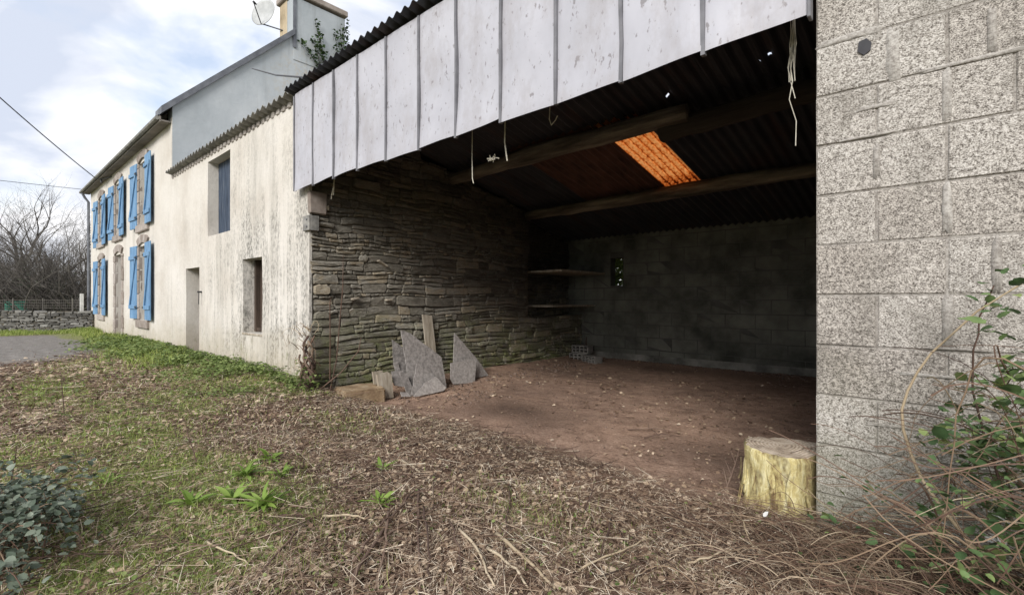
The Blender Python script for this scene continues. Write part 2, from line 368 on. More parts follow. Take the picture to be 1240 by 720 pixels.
def amber_mat():
    m, t, b = new_mat('amber_fibreglass', .5, .4)
    px_ = posxyz(t)
    wv = math_(t, 'SINE', math_(t, 'ADD', math_(t, 'MULTIPLY', px_[0], 2*math.pi/.105), 1.6))       # rib shading of the corrugation painted in as darker stripes
    n = math_(t, 'ADD', noise(t, 38, 4, .6, (1, .5, 1), 0, 'World'), math_(t, 'MULTIPLY', wv, .17))
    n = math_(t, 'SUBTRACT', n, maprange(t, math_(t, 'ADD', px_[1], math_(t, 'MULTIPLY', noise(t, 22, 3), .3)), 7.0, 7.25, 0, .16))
    c = ramp(t, n, [(.33, (.16, .05, .02)), (.43, (.60, .24, .08)), (.55, (.78, .40, .17)), (.70, (.92, .60, .33))])
    t.links.new(c, b.inputs['Base Color'])
    tr = N(t, 'ShaderNodeBsdfTranslucent'); t.links.new(c, tr.inputs[0])
    mxs = N(t, 'ShaderNodeMixShader'); mxs.inputs[0].default_value = .93
    t.links.new(b.outputs[0], mxs.inputs[1]); t.links.new(tr.outputs[0], mxs.inputs[2])
    o = [x for x in t.nodes if x.type == 'OUTPUT_MATERIAL'][0]; t.links.new(mxs.outputs[0], o.inputs[0]); return m
M['amber'] = amber_mat()
M['log'] = simple('old_log', [(.34, (.05, .042, .034)), (.5, (.12, .10, .08)), (.68, (.26, .225, .175))], 3, 7, .9, 1, .03, 12, coord='World', stretch=(.35, 3, 3))
M['logdark'] = simple('blackened_log', [(.3, (.03, .024, .02)), (.6, (.06, .05, .042)), (.8, (.10, .085, .07))], 3, 6, .9, .8, .03, 12, coord='World', stretch=(.35, 3, 3))
M['string'] = simple('frayed_string', [(.3, (.42, .39, .32)), (.7, (.62, .59, .5))], 30, 3, .9, .1)
M['dish'] = simple('dish_metal', [(.3, (.33, .34, .34)), (.6, (.45, .46, .46)), (.8, (.52, .53, .53))], 4, 5, .55, .1, coord='World')
M['blackmetal'] = simple('dark_metal', [(.3, (.03, .03, .032)), (.7, (.07, .07, .075))], 9, 4, .5, .1)
M['cable'] = simple('black_cable', [(.3, (.03, .03, .035)), (.7, (.05, .05, .055))], 9, 3, .6, 0)
M['fencewhite'] = simple('pale_post', [(.3, (.42, .42, .40)), (.7, (.6, .6, .57))], 9, 4, .8, .1)
M['greenplastic'] = simple('green_plastic', [(.3, (.015, .13, .09)), (.7, (.03, .19, .13))], 6, 4, .5, .1)
def bark_mat(name, stops, st=(3, 3, .5)): return simple(name, stops, 5, 6, .9, .7, .02, 18, coord='World', stretch=st)
M['bark'] = bark_mat('grey_bark', [(.3, (.06, .055, .05)), (.55, (.13, .12, .105)), (.75, (.20, .19, .16))])
M['twigfar'] = simple('bare_twigs', [(.2, (.04, .035, .032)), (.6, (.10, .09, .08)), (.9, (.19, .175, .155))], .6, 3, .9, 0, coord='World', per=.6)
# slabs, block, boards, stump
M['slab'] = simple('fibre_slab', [(.32, (.13, .12, .11)), (.48, (.25, .23, .215)), (.62, (.34, .315, .295)), (.75, (.46, .43, .40))], 26, 8, .9, .5, .008, 30, coord='World', per=.25)
M['tanblock'] = simple('tan_stone', [(.3, (.17, .11, .065)), (.5, (.30, .215, .13)), (.75, (.42, .34, .24))], 7, 6, .95, .6, .01, 35, coord='World')
M['greyboard'] = simple('weathered_board', [(.3, (.20, .165, .12)), (.55, (.36, .315, .25)), (.8, (.50, .46, .39))], 4, 6, .9, .5, .008, 20, coord='World', stretch=(5, 5, .5))
M['stick'] = simple('dead_stick', [(.3, (.07, .045, .035)), (.6, (.15, .10, .075)), (.8, (.25, .19, .14))], 10, 5, .85, .5, .005, 40, per=.4)
M['stickpale'] = simple('pale_cane', [(.3, (.32, .25, .16)), (.7, (.52, .44, .32))], 10, 5, .8, .3, .004, 40, per=.4)
def island_mat(name, stops, rough=.8, trans=0, nscale=3, mixn=.35, bs=0):
    m, t, b = new_mat(name, rough, .25)
    n = math_(t, 'ADD', math_(t, 'MULTIPLY', noise(t, nscale, 3, .5, None, 0, 'World'), mixn), math_(t, 'MULTIPLY', rnd(t), 1-mixn))
    c = ramp(t, n, stops); t.links.new(c, b.inputs['Base Color'])
    if trans:
        tr = N(t, 'ShaderNodeBsdfTranslucent'); t.links.new(c, tr.inputs[0]); mxs = N(t, 'ShaderNodeMixShader'); mxs.inputs[0].default_value = trans
        t.links.new(b.outputs[0], mxs.inputs[1]); t.links.new(tr.outputs[0], mxs.inputs[2])
        o = [x for x in t.nodes if x.type == 'OUTPUT_MATERIAL'][0]; t.links.new(mxs.outputs[0], o.inputs[0])
    return m
M['straw'] = island_mat('dry_straw', [(.1, (.11, .075, .055)), (.35, (.33, .24, .17)), (.6, (.56, .45, .33)), (.9, (.85, .78, .63))])
M['litter'] = island_mat('leaf_litter', [(.1, (.08, .045, .033)), (.4, (.20, .135, .09)), (.65, (.35, .26, .175)), (.85, (.53, .43, .32)), (.98, (.75, .68, .58))])
M['drygrass'] = island_mat('dry_grass', [(.1, (.07, .05, .035)), (.5, (.20, .145, .10)), (.9, (.42, .34, .24))])
M['twig'] = island_mat('dark_twigs', [(.1, (.035, .024, .02)), (.5, (.095, .06, .045)), (.8, (.17, .11, .08)), (.95, (.33, .26, .2))])
M['grass'] = island_mat('grass_blades', [(.1, (.09, .13, .03)), (.4, (.21, .28, .06)), (.7, (.34, .40, .11)), (.95, (.56, .55, .25))], .6, .3)
M['weed'] = island_mat('leafy_weeds', [(.1, (.07, .11, .03)), (.5, (.165, .225, .065)), (.9, (.31, .37, .14))], .55, .3)
M['broad'] = island_mat('broad_weed_leaf', [(.1, (.12, .19, .035)), (.5, (.18, .28, .05)), (.9, (.27, .37, .09))], .5, .3, 20)
M['bramble'] = island_mat('bramble_leaf', [(.1, (.045, .085, .035)), (.45, (.10, .165, .065)), (.7, (.18, .26, .10)), (.88, (.27, .33, .12)), (.97, (.30, .19, .07))], .42, .2, 12, .25)
M['bluish'] = island_mat('greyish_leaf', [(.1, (.04, .06, .04)), (.5, (.11, .14, .10)), (.9, (.24, .27, .21))], .4, .15, 12, .3)
M['ivy'] = island_mat('ivy_leaf', [(.1, (.02, .045, .015)), (.6, (.05, .09, .03)), (.95, (.09, .13, .04))], .5, .15)
M['cane'] = island_mat('bramble_cane', [(.1, (.06, .035, .026)), (.5, (.15, .092, .062)), (.8, (.26, .19, .125)), (.95, (.16, .18, .08))], .65, 0, 4)
M['pebble'] = island_mat('pebbles', [(.1, (.10, .068, .052)), (.7, (.19, .135, .105)), (.95, (.26, .20, .16)), (.998, (.45, .41, .35))], .9)
def ground_mat():
    m, t, b = new_mat('ground', .96, .15)
    at_ = N(t, 'ShaderNodeAttribute'); at_.attribute_name = 'zone'; s_ = N(t, 'ShaderNodeSeparateColor'); t.links.new(at_.outputs['Color'], s_.inputs[0])
    n1 = noise(t, 6, 8, .7, None, 0, 'World'); n2 = noise(t, 40, 5, .7, None, .3, 'World'); n3 = noise(t, .8, 4, .6, None, 0, 'World')
    mix12 = math_(t, 'ADD', math_(t, 'MULTIPLY', n1, .5), math_(t, 'MULTIPLY', n2, .5))
    lit = ramp(t, mix12, [(.36, (.035, .02, .015)), (.48, (.13, .08, .058)), (.6, (.28, .20, .15)), (.72, (.48, .39, .30))])
    soil = ramp(t, mix12, [(.34, (.14, .096, .072)), (.5, (.36, .25, .19)), (.66, (.53, .395, .31))])
    soil = mixc(t, .7, soil, ramp(t, n3, [(.35, (.30, .28, .27)), (.65, (.66, .62, .58))]), 'OVERLAY')
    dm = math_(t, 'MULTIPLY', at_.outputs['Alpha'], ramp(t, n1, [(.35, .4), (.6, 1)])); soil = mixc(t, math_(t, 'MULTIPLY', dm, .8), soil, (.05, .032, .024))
    fl = ramp(t, noise(t, 70, 3, .7, None, 0, 'World'), [(.70, 0), (.74, 1)]); soil = mixc(t, math_(t, 'MULTIPLY', fl, .5), soil, (.34, .29, .24))
    gr = ramp(t, mix12, [(.36, (.08, .09, .03)), (.52, (.20, .215, .07)), (.66, (.36, .35, .16))])
    gv = ramp(t, mix12, [(.34, (.10, .09, .08)), (.5, (.20, .185, .17)), (.66, (.34, .32, .30))])
    lit = mixc(t, .85, lit, ramp(t, noise(t, 1.5, 5, .65, None, .5, 'World', (7, 1, 0)), [(.36, (.26, .24, .22)), (.62, (.66, .65, .62))]), 'OVERLAY')
    c = mixc(t, s_.outputs[1], lit, soil); c = mixc(t, s_.outputs[2], c, gv)
    gf = ramp(t, math_(t, 'ADD', s_.outputs[0], math_(t, 'MULTIPLY', math_(t, 'SUBTRACT', n1, .5), 1.2)), [(.3, 0), (.7, 1)])
    c = mixc(t, math_(t, 'MULTIPLY', gf, .85), c, gr); t.links.new(c, b.inputs['Base Color'])
    bump(t, b, math_(t, 'ADD', math_(t, 'MULTIPLY', n1, 1.4), n2), .9, .025); return m
M['ground'] = ground_mat()

# ------------------------------------------------------------------ ground
def axis_coords(lo, hi, near_lo, near_hi, step, grow=1.25, far=150):
    a_ = list(np.arange(near_lo, near_hi+1e-6, step)); s_ = step; x = near_hi
    while x < hi: s_ *= grow; x += s_; a_.append(x)
    s_ = step; x = near_lo; pre = []
    while x > lo: s_ *= grow; x -= s_; pre.append(x)
    return np.array(pre[::-1]+a_)
gx = axis_coords(-160, 80, -13, 1.2, .055); gy = axis_coords(-80, 150, -.3, 9.2, .055)
X, Y = np.meshgrid(gx, gy, indexing='ij')
Z = ground_z(X, Y) + .012*(fbm(X*9, Y*9, 3)-.5)*(1-.4*dirt_m(X, Y))
V = np.stack([X, Y, Z], -1).reshape(-1, 3); nx, ny = len(gx), len(gy)
I = np.arange(nx*ny).reshape(nx, ny)
Q = np.stack([I[:-1, :-1], I[1:, :-1], I[1:, 1:], I[:-1, 1:]], -1).reshape(-1, 4)
me = mesh_np('ground', V, Q, True)
att = me.color_attributes.new('zone', 'FLOAT_COLOR', 'POINT')
far_g = np.clip(sst(-23.5, -25, X)+sst(1.5, 4, X)+sst(-1, -4, Y), 0, 1)*.8
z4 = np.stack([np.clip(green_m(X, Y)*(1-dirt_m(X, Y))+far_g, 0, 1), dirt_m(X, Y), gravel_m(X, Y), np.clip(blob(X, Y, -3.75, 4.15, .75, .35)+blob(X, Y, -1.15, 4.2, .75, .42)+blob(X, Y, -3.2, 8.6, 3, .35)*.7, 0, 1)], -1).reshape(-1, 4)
att.data.foreach_set('color', z4.astype(np.float32).ravel())
put('ground', me, M['ground'], kind='structure')

# ------------------------------------------------------------------ wall with openings (front at y=F)
def wall_holes(x0, x1, z0, z1, holes, y0, depth, step=.45, wob=.006, top=None):
    xs = {x0, x1}; zs = {z0, z1}
    for h in holes: xs |= {h[0], h[1]}; zs |= {h[2], h[3]}
    def fill(s_, st):
        s_ = sorted(s_); o = []
        for a_, b_ in zip(s_, s_[1:]):
            k = max(1, int((b_-a_)/st)); o += [a_+(b_-a_)*i/k for i in range(k)]
        return o+[s_[-1]]
    xs = fill(xs, step); zs = fill(zs, step)
    inh = lambda x, z: any(h[0] < x < h[1] and h[2] < z < h[3] for h in holes)
    def P(u, w): return (u, y0+wob*(2*mnoise.noise(Vector((u*1.3, w*1.3, 4)))), w)
    return grid_solid(P, xs, zs, (0, depth, 0), inh)
# openings of the dwelling and of the lean-to part
WX = {'a': -20.72, 'b': -18.0, 'c': -14.95}
win = [(WX['a'], 3.0, 4.42), (WX['b'], 3.0, 4.5), (WX['c'], 3.0, 4.55), (WX['a'], .64, 2.36), (WX['c'], .60, 2.45)]
holes = [(x-.4, x+.4, z0, z1) for x, z0, z1 in win]
holes += [(-18.42, -17.52, -.25, 2.42)]
lean = [(-10.03, -8.88, 2.25, 3.6), (-8.33, -7.56, .59, 1.74), (-11.38, -10.52, -.3, 1.72)]
house = empty('farmhouse', (-14, F, 0), 'long cream rendered farmhouse with blue shutters, slate roof and lower lean-to end', 'house')
mb = wall_holes(-22.9, -12.412, -.35, 5.02, [h for h in holes], F, .5)
mb.build('front_wall', M['render'], house)
mb = wall_holes(-12.408, XW-.06, -.35, 3.70, lean, F+.0, .52)
mb.build('lean_to_wall', M['render'], house)
# side, rear walls of the dwelling (closed body) and dark interior backs
mb = MB(); mb.box(-22.9, -22.5, F+.5, 9.4, -.3, 5.0); mb.prism([(-22.9, F+.01, 5.0), (-22.9, 9.4, 5.0), (-22.9, 6.15, 8.15)], (1, 0, 0), .4)
mb.box(-22.5, -12.7, 9.0, 9.4, -.3, 5.0)
mb.build('end_wall', M['render'], house)
mb = MB(); mb.box(-12.7, XW-.9, 6.9, 7.1, -.3, 2.9); mb.box(-22.5, -12.7, 5.6, 5.65, -.3, 5.0); mb.box(-22.5, XW-.5, F+.55, 6.9, 2.55, 2.6)
mb.build('inner_partition', M['block_in'], house)
# grey clad gable above the lean-to
mb = MB(); mb.prism([(-12.4, F+.012, 3.4), (-12.4, 9.4, 2.0), (-12.4, 9.4, 5.25), (-12.4, 6.15, 8.52), (-12.4, F+.012, 5.26)], (-1, 0, 0), .35)
mb.build('gable_cladding', M['gable'], house)
# raised verge flashing following the slope
mb = MB()
for (ya, za, yb, zb) in ((F-.20, 5.03, 5.50, 7.83), (6.85, 7.82, 9.7, 4.98)):
    mb.prism([(-12.33, ya, za), (-12.33, yb, zb), (-12.33, yb, zb+.15), (-12.33, ya, za+.15)], (-1, 0, 0), .5)
mb.build('verge_flashing', M['lead'], house)
# roof: two slopes of slates laid in courses, with eaves soffit
roof = MB(); th = .07
def slope_pt(x, s_, off=0): return (x, F-.34+s_*.707, 4.72+s_*.722+off)
roof.prism([(-23.2, F-.20, 5.00), (-23.2, 6.17, 8.40), (-23.2, 6.17, 8.30), (-23.2, F-.16, 4.93)], (10.35, 0, 0), 1)
roof.prism([(-23.2, 9.7, 4.84), (-23.2, 6.17, 8.40), (-23.2, 6.17, 8.30), (-23.2, 9.66, 4.74)], (10.35, 0, 0), 1)
rf = roof.build('roof', M['soffit'], house)
sl = MB()
for r_ in range(28):
    y0 = F-.235+r_*.120; z0 = 5.015+r_*.1197; x = -23.25-.11*(r_ % 2)
    while x < -12.6:
        w = random.uniform(.20, .24); j = random.uniform(0, .006)
        sl.add([(x, y0, z0+j), (x+w, y0, z0+j), (x+w, y0+.20, z0+.19), (x, y0+.20, z0+.19), (x, y0, z0-.012), (x+w, y0, z0-.012)],
               [(0, 1, 2, 3), (4, 5, 1, 0)]); x += w+.006
so = sl.build('slate_course', M['slate'], rf, kind='stuff')
mb = MB(); mb.tube([(-23.25, F-.245, 4.955), (-12.46, F-.245, 4.955)], .045, 8); mb.build('gutter', M['fibro'], house)
mb = MB(); mb.box(-23.15, -12.45, F-.19, F-.005, 4.90, 4.93); mb.box(-23.15, -12.45, F-.205, F-.18, 4.88, 5.0)
mb.build('soffit', M['soffit'], house)
mb = MB(); mb.tube([(-22.95, F-.24, 4.92), (-22.97, F-.16, 4.75), (-22.96, F-.06, 4.6), (-22.96, F-.06, .1)], .04, 8); mb.build('downpipe', M['lead'], house)
# chimney
mb = MB()
mb.box(-13.19, -12.752, 5.47, 6.88, 6.6, 8.86); ch = mb.build('chimney', M['chim'], house)
mb = MB(); mb.box(-12.75, -12.385, 5.475, 6.875, 7.2, 8.80); mb.build('chimney_cladding', M['gable'], ch)
mb = MB(); mb.box(-13.27, -12.32, 5.40, 6.95, 8.862, 9.02, .02); mb.build('coping', M['granite'], ch)
mb = MB(); mb.box(-12.384, -12.36, 5.46, 5.54, 7.5, 8.8); mb.build('corner_strip', M['lead'], ch)
# windows, surrounds, shutters
def surround(x, z0, z1, door=False, arch=True):
    mb = MB(); y0, y1 = F-.035, F+.06; w = .185; g = .006; hz = z0 if door else z0-.2
    for s_ in (-1, 1):
        z = z0; k = 0
        while z < z1-.02:
            h = min(random.uniform(.27, .36), z1-z)
            xa = x+s_*(.40 if not door else .45); xb = xa+s_*(w+.05*(k % 2))
            mb.box(min(xa, xb), max(xa, xb), y0, y1, z+g, z+h-g, .012, .003); z += h; k += 1
    if not door: mb.box(x-.60, x+.60, y0-.03, y1, z0-.2, z0-g, .015, .003)
    n = 5
    hw = .40 if not door else .45
    for i in range(n):                                  # segmental arch in voussoirs
        a_, b_ = -1+2*i/n+.012, -1+2*(i+1)/n-.012
        lo = lambda t_: z1+.09*(1-t_*t_)-.005; hi = lambda t_: z1+.28-.13*t_*t_
        q = [(x+a_*hw*1.05, y0-.008, lo(a_)), (x+b_*hw*1.05, y0-.008, lo(b_)), (x+b_*(hw+.2), y0-.008, hi(b_)), (x+a_*(hw+.2), y0-.008, hi(a_))]
        mb.prism(q, (0, 1, 0), .095)
    return mb
def shutter_mesh(w, h):
    """leaf in the xz plane, hinge at x=0, outer face towards -y"""
    mb = MB(); n = 4
    for i in range(n):
        a_ = w*i/n+.004; b_ = w*(i+1)/n-.004
        t_ = h
        mb.box(a_, b_, 0, .028, 0, t_-.0, .004)
    return mb
def shutter_brace(w, h, flip):
    mb = MB()
    for z in (.16*h, .84*h): mb.box(.0, w-.0, -.03, -.002, z-.05, z+.05, .004)
    xa, xb = (.05, w-.05) if not flip else (w-.05, .05)
    q = [(xa-.04, -.028, .16*h+.05), (xa+.04, -.028, .16*h+.05), (xb+.04, -.028, .84*h-.05), (xb-.04, -.028, .84*h-.05)]
    mb.prism(q, (0, 1, 0), .026); return mb
SH = {}
def shutter(hx, hy, z0, w, h, side, ang):
    """side +1: leaf runs to +x from the hinge; ang = how far it stands off the wall"""
    key = (round(w, 2), round(h, 2), side)
    if key not in SH:
        a_ = shutter_mesh(w, h).mesh('shutter'); b_ = shutter_brace(w, h, side < 0).mesh('brace')
        mbh = MB(); mbh.box(-.05, .04, -.04, -.031, -.02, .02)
        SH[key] = (a_, b_, mbh.mesh('hinge'))
    a_, b_, h_ = SH[key]
    o = put('shutter', a_, M['blue'], house, (hx, hy, z0))
    o.rotation_euler = (0, 0, -ang) if side > 0 else (0, 0, math.pi+ang)
    if side < 0: o.scale = (1, -1, 1)
    for nm, mm, mt, zo in (('brace', b_, M['blue'], 0), ('hinge', h_, M['blackmetal'], .16*h), ('hinge', h_, M['blackmetal'], .84*h)):
        c_ = bpy.data.objects.new(nm, mm); COL.objects.link(c_); c_.parent = o; c_.location.z = zo
        if not mm.materials: mm.materials.append(mt)
def window_unit(x, z0, z1, zt0, zt1):
    surround(x, z0, z1).build('stone_surround', M['granite'], house)
    mb = MB(); y = F+.2
    for s_ in (-1, 1): mb.box(min(x+s_*.398, x+s_*.34), max(x+s_*.398, x+s_*.34), y, y+.06, z0+.002, z1-.002)
    mb.box(x-.03, x+.03, y+.002, y+.058, z0+.05, z1-.05); mb.box(x-.34, x+.34, y+.001, y+.059, z0+.002, z0+.06); mb.box(x-.34, x+.34, y+.001, y+.059, z1-.06, z1-.002)
    for k in (1, 2): zc = z0+(z1-z0)*k/3; mb.box(x-.34, x+.34, y+.01, y+.05, zc-.014, zc+.014)
    w_ = mb.build('window_frame', M['greyboard'], house)
    mb = MB(); mb.box(x-.34, x+.34, y+.028, y+.034, z0+.06, z1-.06); mb.build('pane', M['glass'], w_)
    shutter(x+.52, F-.085, zt0, .58, zt1-zt0, 1, R(1.2)); shutter(x-.52, F-.05, zt0, .56, zt1-zt0, -1, R(4))
window_unit(WX['a'], 3.0, 4.42, 2.86, 4.42); window_unit(WX['b'], 3.0, 4.50, 2.90, 4.50); window_unit(WX['c'], 3.0, 4.55, 2.93, 4.58)
window_unit(WX['a'], .64, 2.36, .62, 2.40); window_unit(WX['c'], .60, 2.45, .62, 2.48)
surround(-17.97, -.05, 2.42, True).build('stone_surround', M['granite'], house)
mb = MB(); mb.box(-18.41, -17.53, F+.22, F+.27, .0, 2.4, .004); dr = mb.build('front_door', M['darkwood'], house)
mb = MB(); mb.tube([(-17.65, F+.20, 1.05), (-17.65, F+.17, 1.05), (-17.75, F+.17, 1.05)], .012, 6); mb.build('handle', M['blackmetal'], dr)
mb = MB(); mb.box(-18.5, -17.45, F-.35, F+.2, -.2, .06, .02, .005); mb.build('doorstep', M['granite'], house)
# lean-to openings: navy board shutter set deep, dark wood lower window, doorway reveal
def board_shutter(x0, x1, z0, z1, y, n, mt, name):
    p_ = None
    for i in range(n):
        mb = MB(); a_ = x0+(x1-x0)*i/n+.004; b_ = x0+(x1-x0)*(i+1)/n-.004; mb.box(a_, b_, y, y+.03, z0, z1, .004)
        if p_ is None:
            f_ = MB(); f_.box(x0, x1, y+.034, y+.06, z0+.15, z0+.25); f_.box(x0, x1, y+.034, y+.06, z1-.25, z1-.15); p_ = f_.build(name, mt, house)
        mb.build('board', mt, p_)
board_shutter(-10.02, -8.89, 2.26, 3.59, F+.17, 7, M['navy'], 'loft_shutter')
board_shutter(-8.32, -7.57, .60, 1.73, F+.235, 5, M['darkwood'], 'window_shutter')
mb = MB(); mb.box(-8.322, -8.25, F+.17, F+.23, .60, 1.73); mb.box(-8.25, -7.58, F+.18, F+.23, .60, .66); mb.build('window_post', M['darkwood'], house)
mb = MB(); mb.box(-8.34, -7.55, F+.0-.012, F+.32, .555, .588, .006); mb.build('window_sill', M['greyboard'], house)
mb = MB(); mb.box(-11.37, -10.53, F+.44, F+.49, -.2, 1.71, .004); mb.build('shed_door', M['darkwood'], house)
mb = MB(); mb.tube([(-10.38, F+.02, 1.25), (-10.38, F-.07, 1.25)], .018, 6); mb.tube([(-10.38, F-.045, 1.25), (-10.38, F-.05, 1.02)], .008, 5); mb.build('wall_hook', M['blackmetal'], house)
# iron bracket and recess at the corner
# ------------------------------------------------------------------ rubble side wall of the open shed
def warp(y, z, side=0):
    a_ = mnoise.noise(Vector((y*.7+side*9, z*1.1, 1.7))); b_ = mnoise.noise(Vector((y*2.6, z*4.2, 5.1+side))); c_ = mnoise.noise(Vector((y*2.2, z*3.0, 9.3)))
    return y+.07*c_, z+.06*a_+.034*b_
NY, NZ = 7.22, .76
def in_niche(y, z): return y > NY and z > NZ
stones = []
def make_stone(y0, y1, z0, z1, xface):
    g = random.uniform(.002, .006)
    y0 += g; y1 -= g; z0 += g*.7; z1 -= g*.7
    h = z1-z0; w = y1-y0
    if h < .015 or w < .03: return
    c = min(h, w)*.32
    j = lambda s_: random.uniform(-s_, s_)
    pts = [(y0, z0+c*random.random()), (y0+c*random.random()*1.3, z0+j(.004)), ((y0+y1)/2+j(w*.2), z0+random.uniform(0, .012)), (y1-c*random.random()*1.3, z0+j(.004)),
           (y1, z0+c*random.random()), (y1+j(.004), z1-c*random.random()), (y1-c*random.random()*1.6, z1), ((y0+y1)/2+j(w*.25), z1-random.uniform(0, .015)),
           (y0+c*random.random()*1.6, z1+j(.004)), (y0+j(.004), z1-c*random.random())]
    pr = random.uniform(-.012, .022) + (.03 if random.random() < .06 else 0); cy_, cz_ = (y0+y1)/2, (z0+z1)/2
    ty, tz = j(.16), j(.5)
    ins = max(.80, 1-.012/min(h, w)*1.2)
    def P(y, z, d_):
        yy, zz = warp(y, z); return (xface+d_, yy, zz)
    v = [P(y, z, -.12) for y, z in pts] + [P(y, z, pr-.012+j(.004)) for y, z in pts]
    v += [P(cy_+(y-cy_)*(1-(1-ins)*min(1, .6*h/w+.2)), cz_+(z-cz_)*ins, pr+ty*(y-cy_)*.25+tz*(z-cz_)*.4+j(.004)) for y, z in pts]
    v.append(P(cy_+j(w*.15), cz_+j(h*.15), pr+random.uniform(.0, .012)))
    n = len(pts); f = []
    for i in range(n):
        k = (i+1) % n
        f += [(i, k, n+k, n+i), (n+i, n+k, 2*n+k, 2*n+i), (2*n+i, 2*n+k, 3*n)]
    yy, zz = warp(cy_, cz_)
    d2 = (yy**2+xface**2)
    stones.append((w*h/d2, v, f))
z = -.45; row = 0
while z < 4.0:
    h = random.choice([.045, .06, .075, .09, .11, .13, .155])
    y = F+.03
    while y < YB-.0:
        w = min(max(.07, h*random.choice((random.uniform(.9, 2.2), random.uniform(2, 5)))), .6)
        y1 = min(y+w, YB)
        if y1 > YB-.06: y1 = YB
        for (a_, b_) in ([(z, z+h)] if (h < .085 or random.random() < .5) else [(z, z+h*.48), (z+h*.48, z+h)]):
            c_ = (a_+b_)/2; ym = (y+y1)/2; zz = warp(ym, c_)[1]
            top = roof_z(ym)-.06
            if zz > top: continue
            if in_niche(y, c_) and y < NY+.05 and y1 > NY: pass
            if in_niche(ym, c_): make_stone(y, y1, a_, b_, XW-.34)
            else:
                e = y1
                if y < NY < y1 and c_ > NZ: e = NY
                make_stone(y, e, a_, b_, XW)
        y = y1
    z += h
stones.sort(key=lambda s_: -s_[0])
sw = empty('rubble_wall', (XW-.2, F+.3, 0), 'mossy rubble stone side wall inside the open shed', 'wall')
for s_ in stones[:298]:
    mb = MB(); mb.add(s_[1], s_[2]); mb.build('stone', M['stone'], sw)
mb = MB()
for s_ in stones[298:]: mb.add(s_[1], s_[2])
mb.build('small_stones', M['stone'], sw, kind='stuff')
mb = MB()
mb.prism([(XW-.022, F+.045, -.5), (XW-.022, YB+.2, -.5), (XW-.022, YB+.2, NZ), (XW-.022, NY, NZ), (XW-.022, NY, roof_z(NY)-.05), (XW-.022, F+.045, roof_z(F+.525)-.05)], (-1, 0, 0), .035)
mb.box(XW-.30, XW-.058, F+.53, NY, -.5, 2.75)
mb.box(XW-.6, XW-.375, F+.53, YB+.2, -.4, 2.4); mb.box(XW-.6, XW-.286, F+.53, NY, 2.4, 2.8)
mb.build('wall_core', M['joint'], sw)
mb = MB(); mb.box(XW-.0595, XW+.004, F+.001, F+.038, -.4, 3.6); mb.build('rendered_edge', M['render'], sw)
# pegs / stubs sticking out of the joints
for (y, z, l, a_) in ((3.50, 1.12, .10, .2), (4.03, 1.10, .09, .05), (3.93, 1.62, .16, -.5)):
    mb = MB(); mb.box(-.02, .05, -l/2, l/2, -.012, .012, .003, .002); o = mb.build('wooden_wedge', M['greyboard'], sw, loc=(XW+.03, y, z)); o.rotation_euler = (a_, 0, 0)
# corner shelf planks
for k, (z, d_) in enumerate(((1.66, .62), (.98, .40))):
    mb = MB(); mb.box(XW-.33, XW+d_, NY+.25, YB-.05, z-.02, z+.02, .004, .004)
    o = mb.build('shelf_plank', M['greyboard'], None)
    tag(o, ['dark upper plank shelf bridging the blackened back corner of the shed', 'pale lower plank shelf bridging the back corner just above the mossy stones'][k], 'shelf')
# lintel pad and iron bracket at the corner
mb = MB(); mb.box(XW-.02, XW+.055, F-.015, F+.22, 2.20, 2.49, .015, .006); tag(mb.build('lintel_stone', M['granite'], sw), 'grey cap stone under the metal fascia')
mb = MB(); mb.box(XW-.10, XW+.07, F-.035, F-.004, 1.98, 2.17, .004); mb.box(XW+.05, XW+.07, F-.004, F+.1, 1.98, 2.17, .004)
br = mb.build('iron_bracket', M['fibro'], None); tag(br, 'small iron plate bracket on the corner of the cream wall', 'bracket')
mb = MB()
for zz in (2.03, 2.12): mb.tube([(XW+.02, F-.036, zz), (XW+.02, F-.05, zz)], .011, 8)
mb.build('bolt', M['seam'], br)

# ------------------------------------------------------------------ block walls
def block_wall(name, label, x0, x1, z_base, z_top, yf, th, rows, hgt, mats, hole=None, jit=.002, bev=.007, gap=.006, rec=.004, skipfn=None, lens=None, seedl=0, topfn=None):
    root = empty(name, ((x0+x1)/2, yf+th/2, 0), label, 'wall')
    rr = random.Random(seedl); cache = {}
    k = 0; z = z_base
    while z < z_top-.01:
        zt = min(z+hgt, z_top); st = rows(k); x = x0; first = True
        while x < x1-.02:
            w = (st if first else (lens(k) if lens else .5)); first = False
            e = min(x+w, x1)
            if e > x1-.06: e = x1
            segs = [(x, e)]
            if hole and z < hole[3] and zt > hole[2]:
                out = []
                for a_, b_ in segs:
                    if b_ <= hole[0] or a_ >= hole[1]: out.append((a_, b_))
                    else:
                        if a_ < hole[0]: out.append((a_, hole[0]))
                        if b_ > hole[1]: out.append((hole[1], b_))
                segs = out
            for a_, b_ in segs:
                zt2 = zt
                if b_-a_ < .03: continue
                key = (round(b_-a_, 3), round(zt2-z, 3), rr.randrange(2))
                dx, dz = (b_-a_)/2, (zt2-z)/2
                if key not in cache:
                    mb = MB(); mb.box(-dx+gap, dx-gap, 0, th, -dz+gap, dz-gap, bev, jit); cache[key] = mb.mesh('block')
                o = put('block', cache[key], mats[0], root, ((a_+b_)/2, yf+rr.uniform(-.003, .003), (z+zt2)/2))
            x = e
        z = zt; k += 1
    hl = [hole] if hole else []
    mb = wall_holes(x0+.003, x1-.003, z_base, z_top-.003, hl, yf+rec, th-2*rec, 1.5, .0008)
    mb.build('mortar', mats[1], root)
    return root
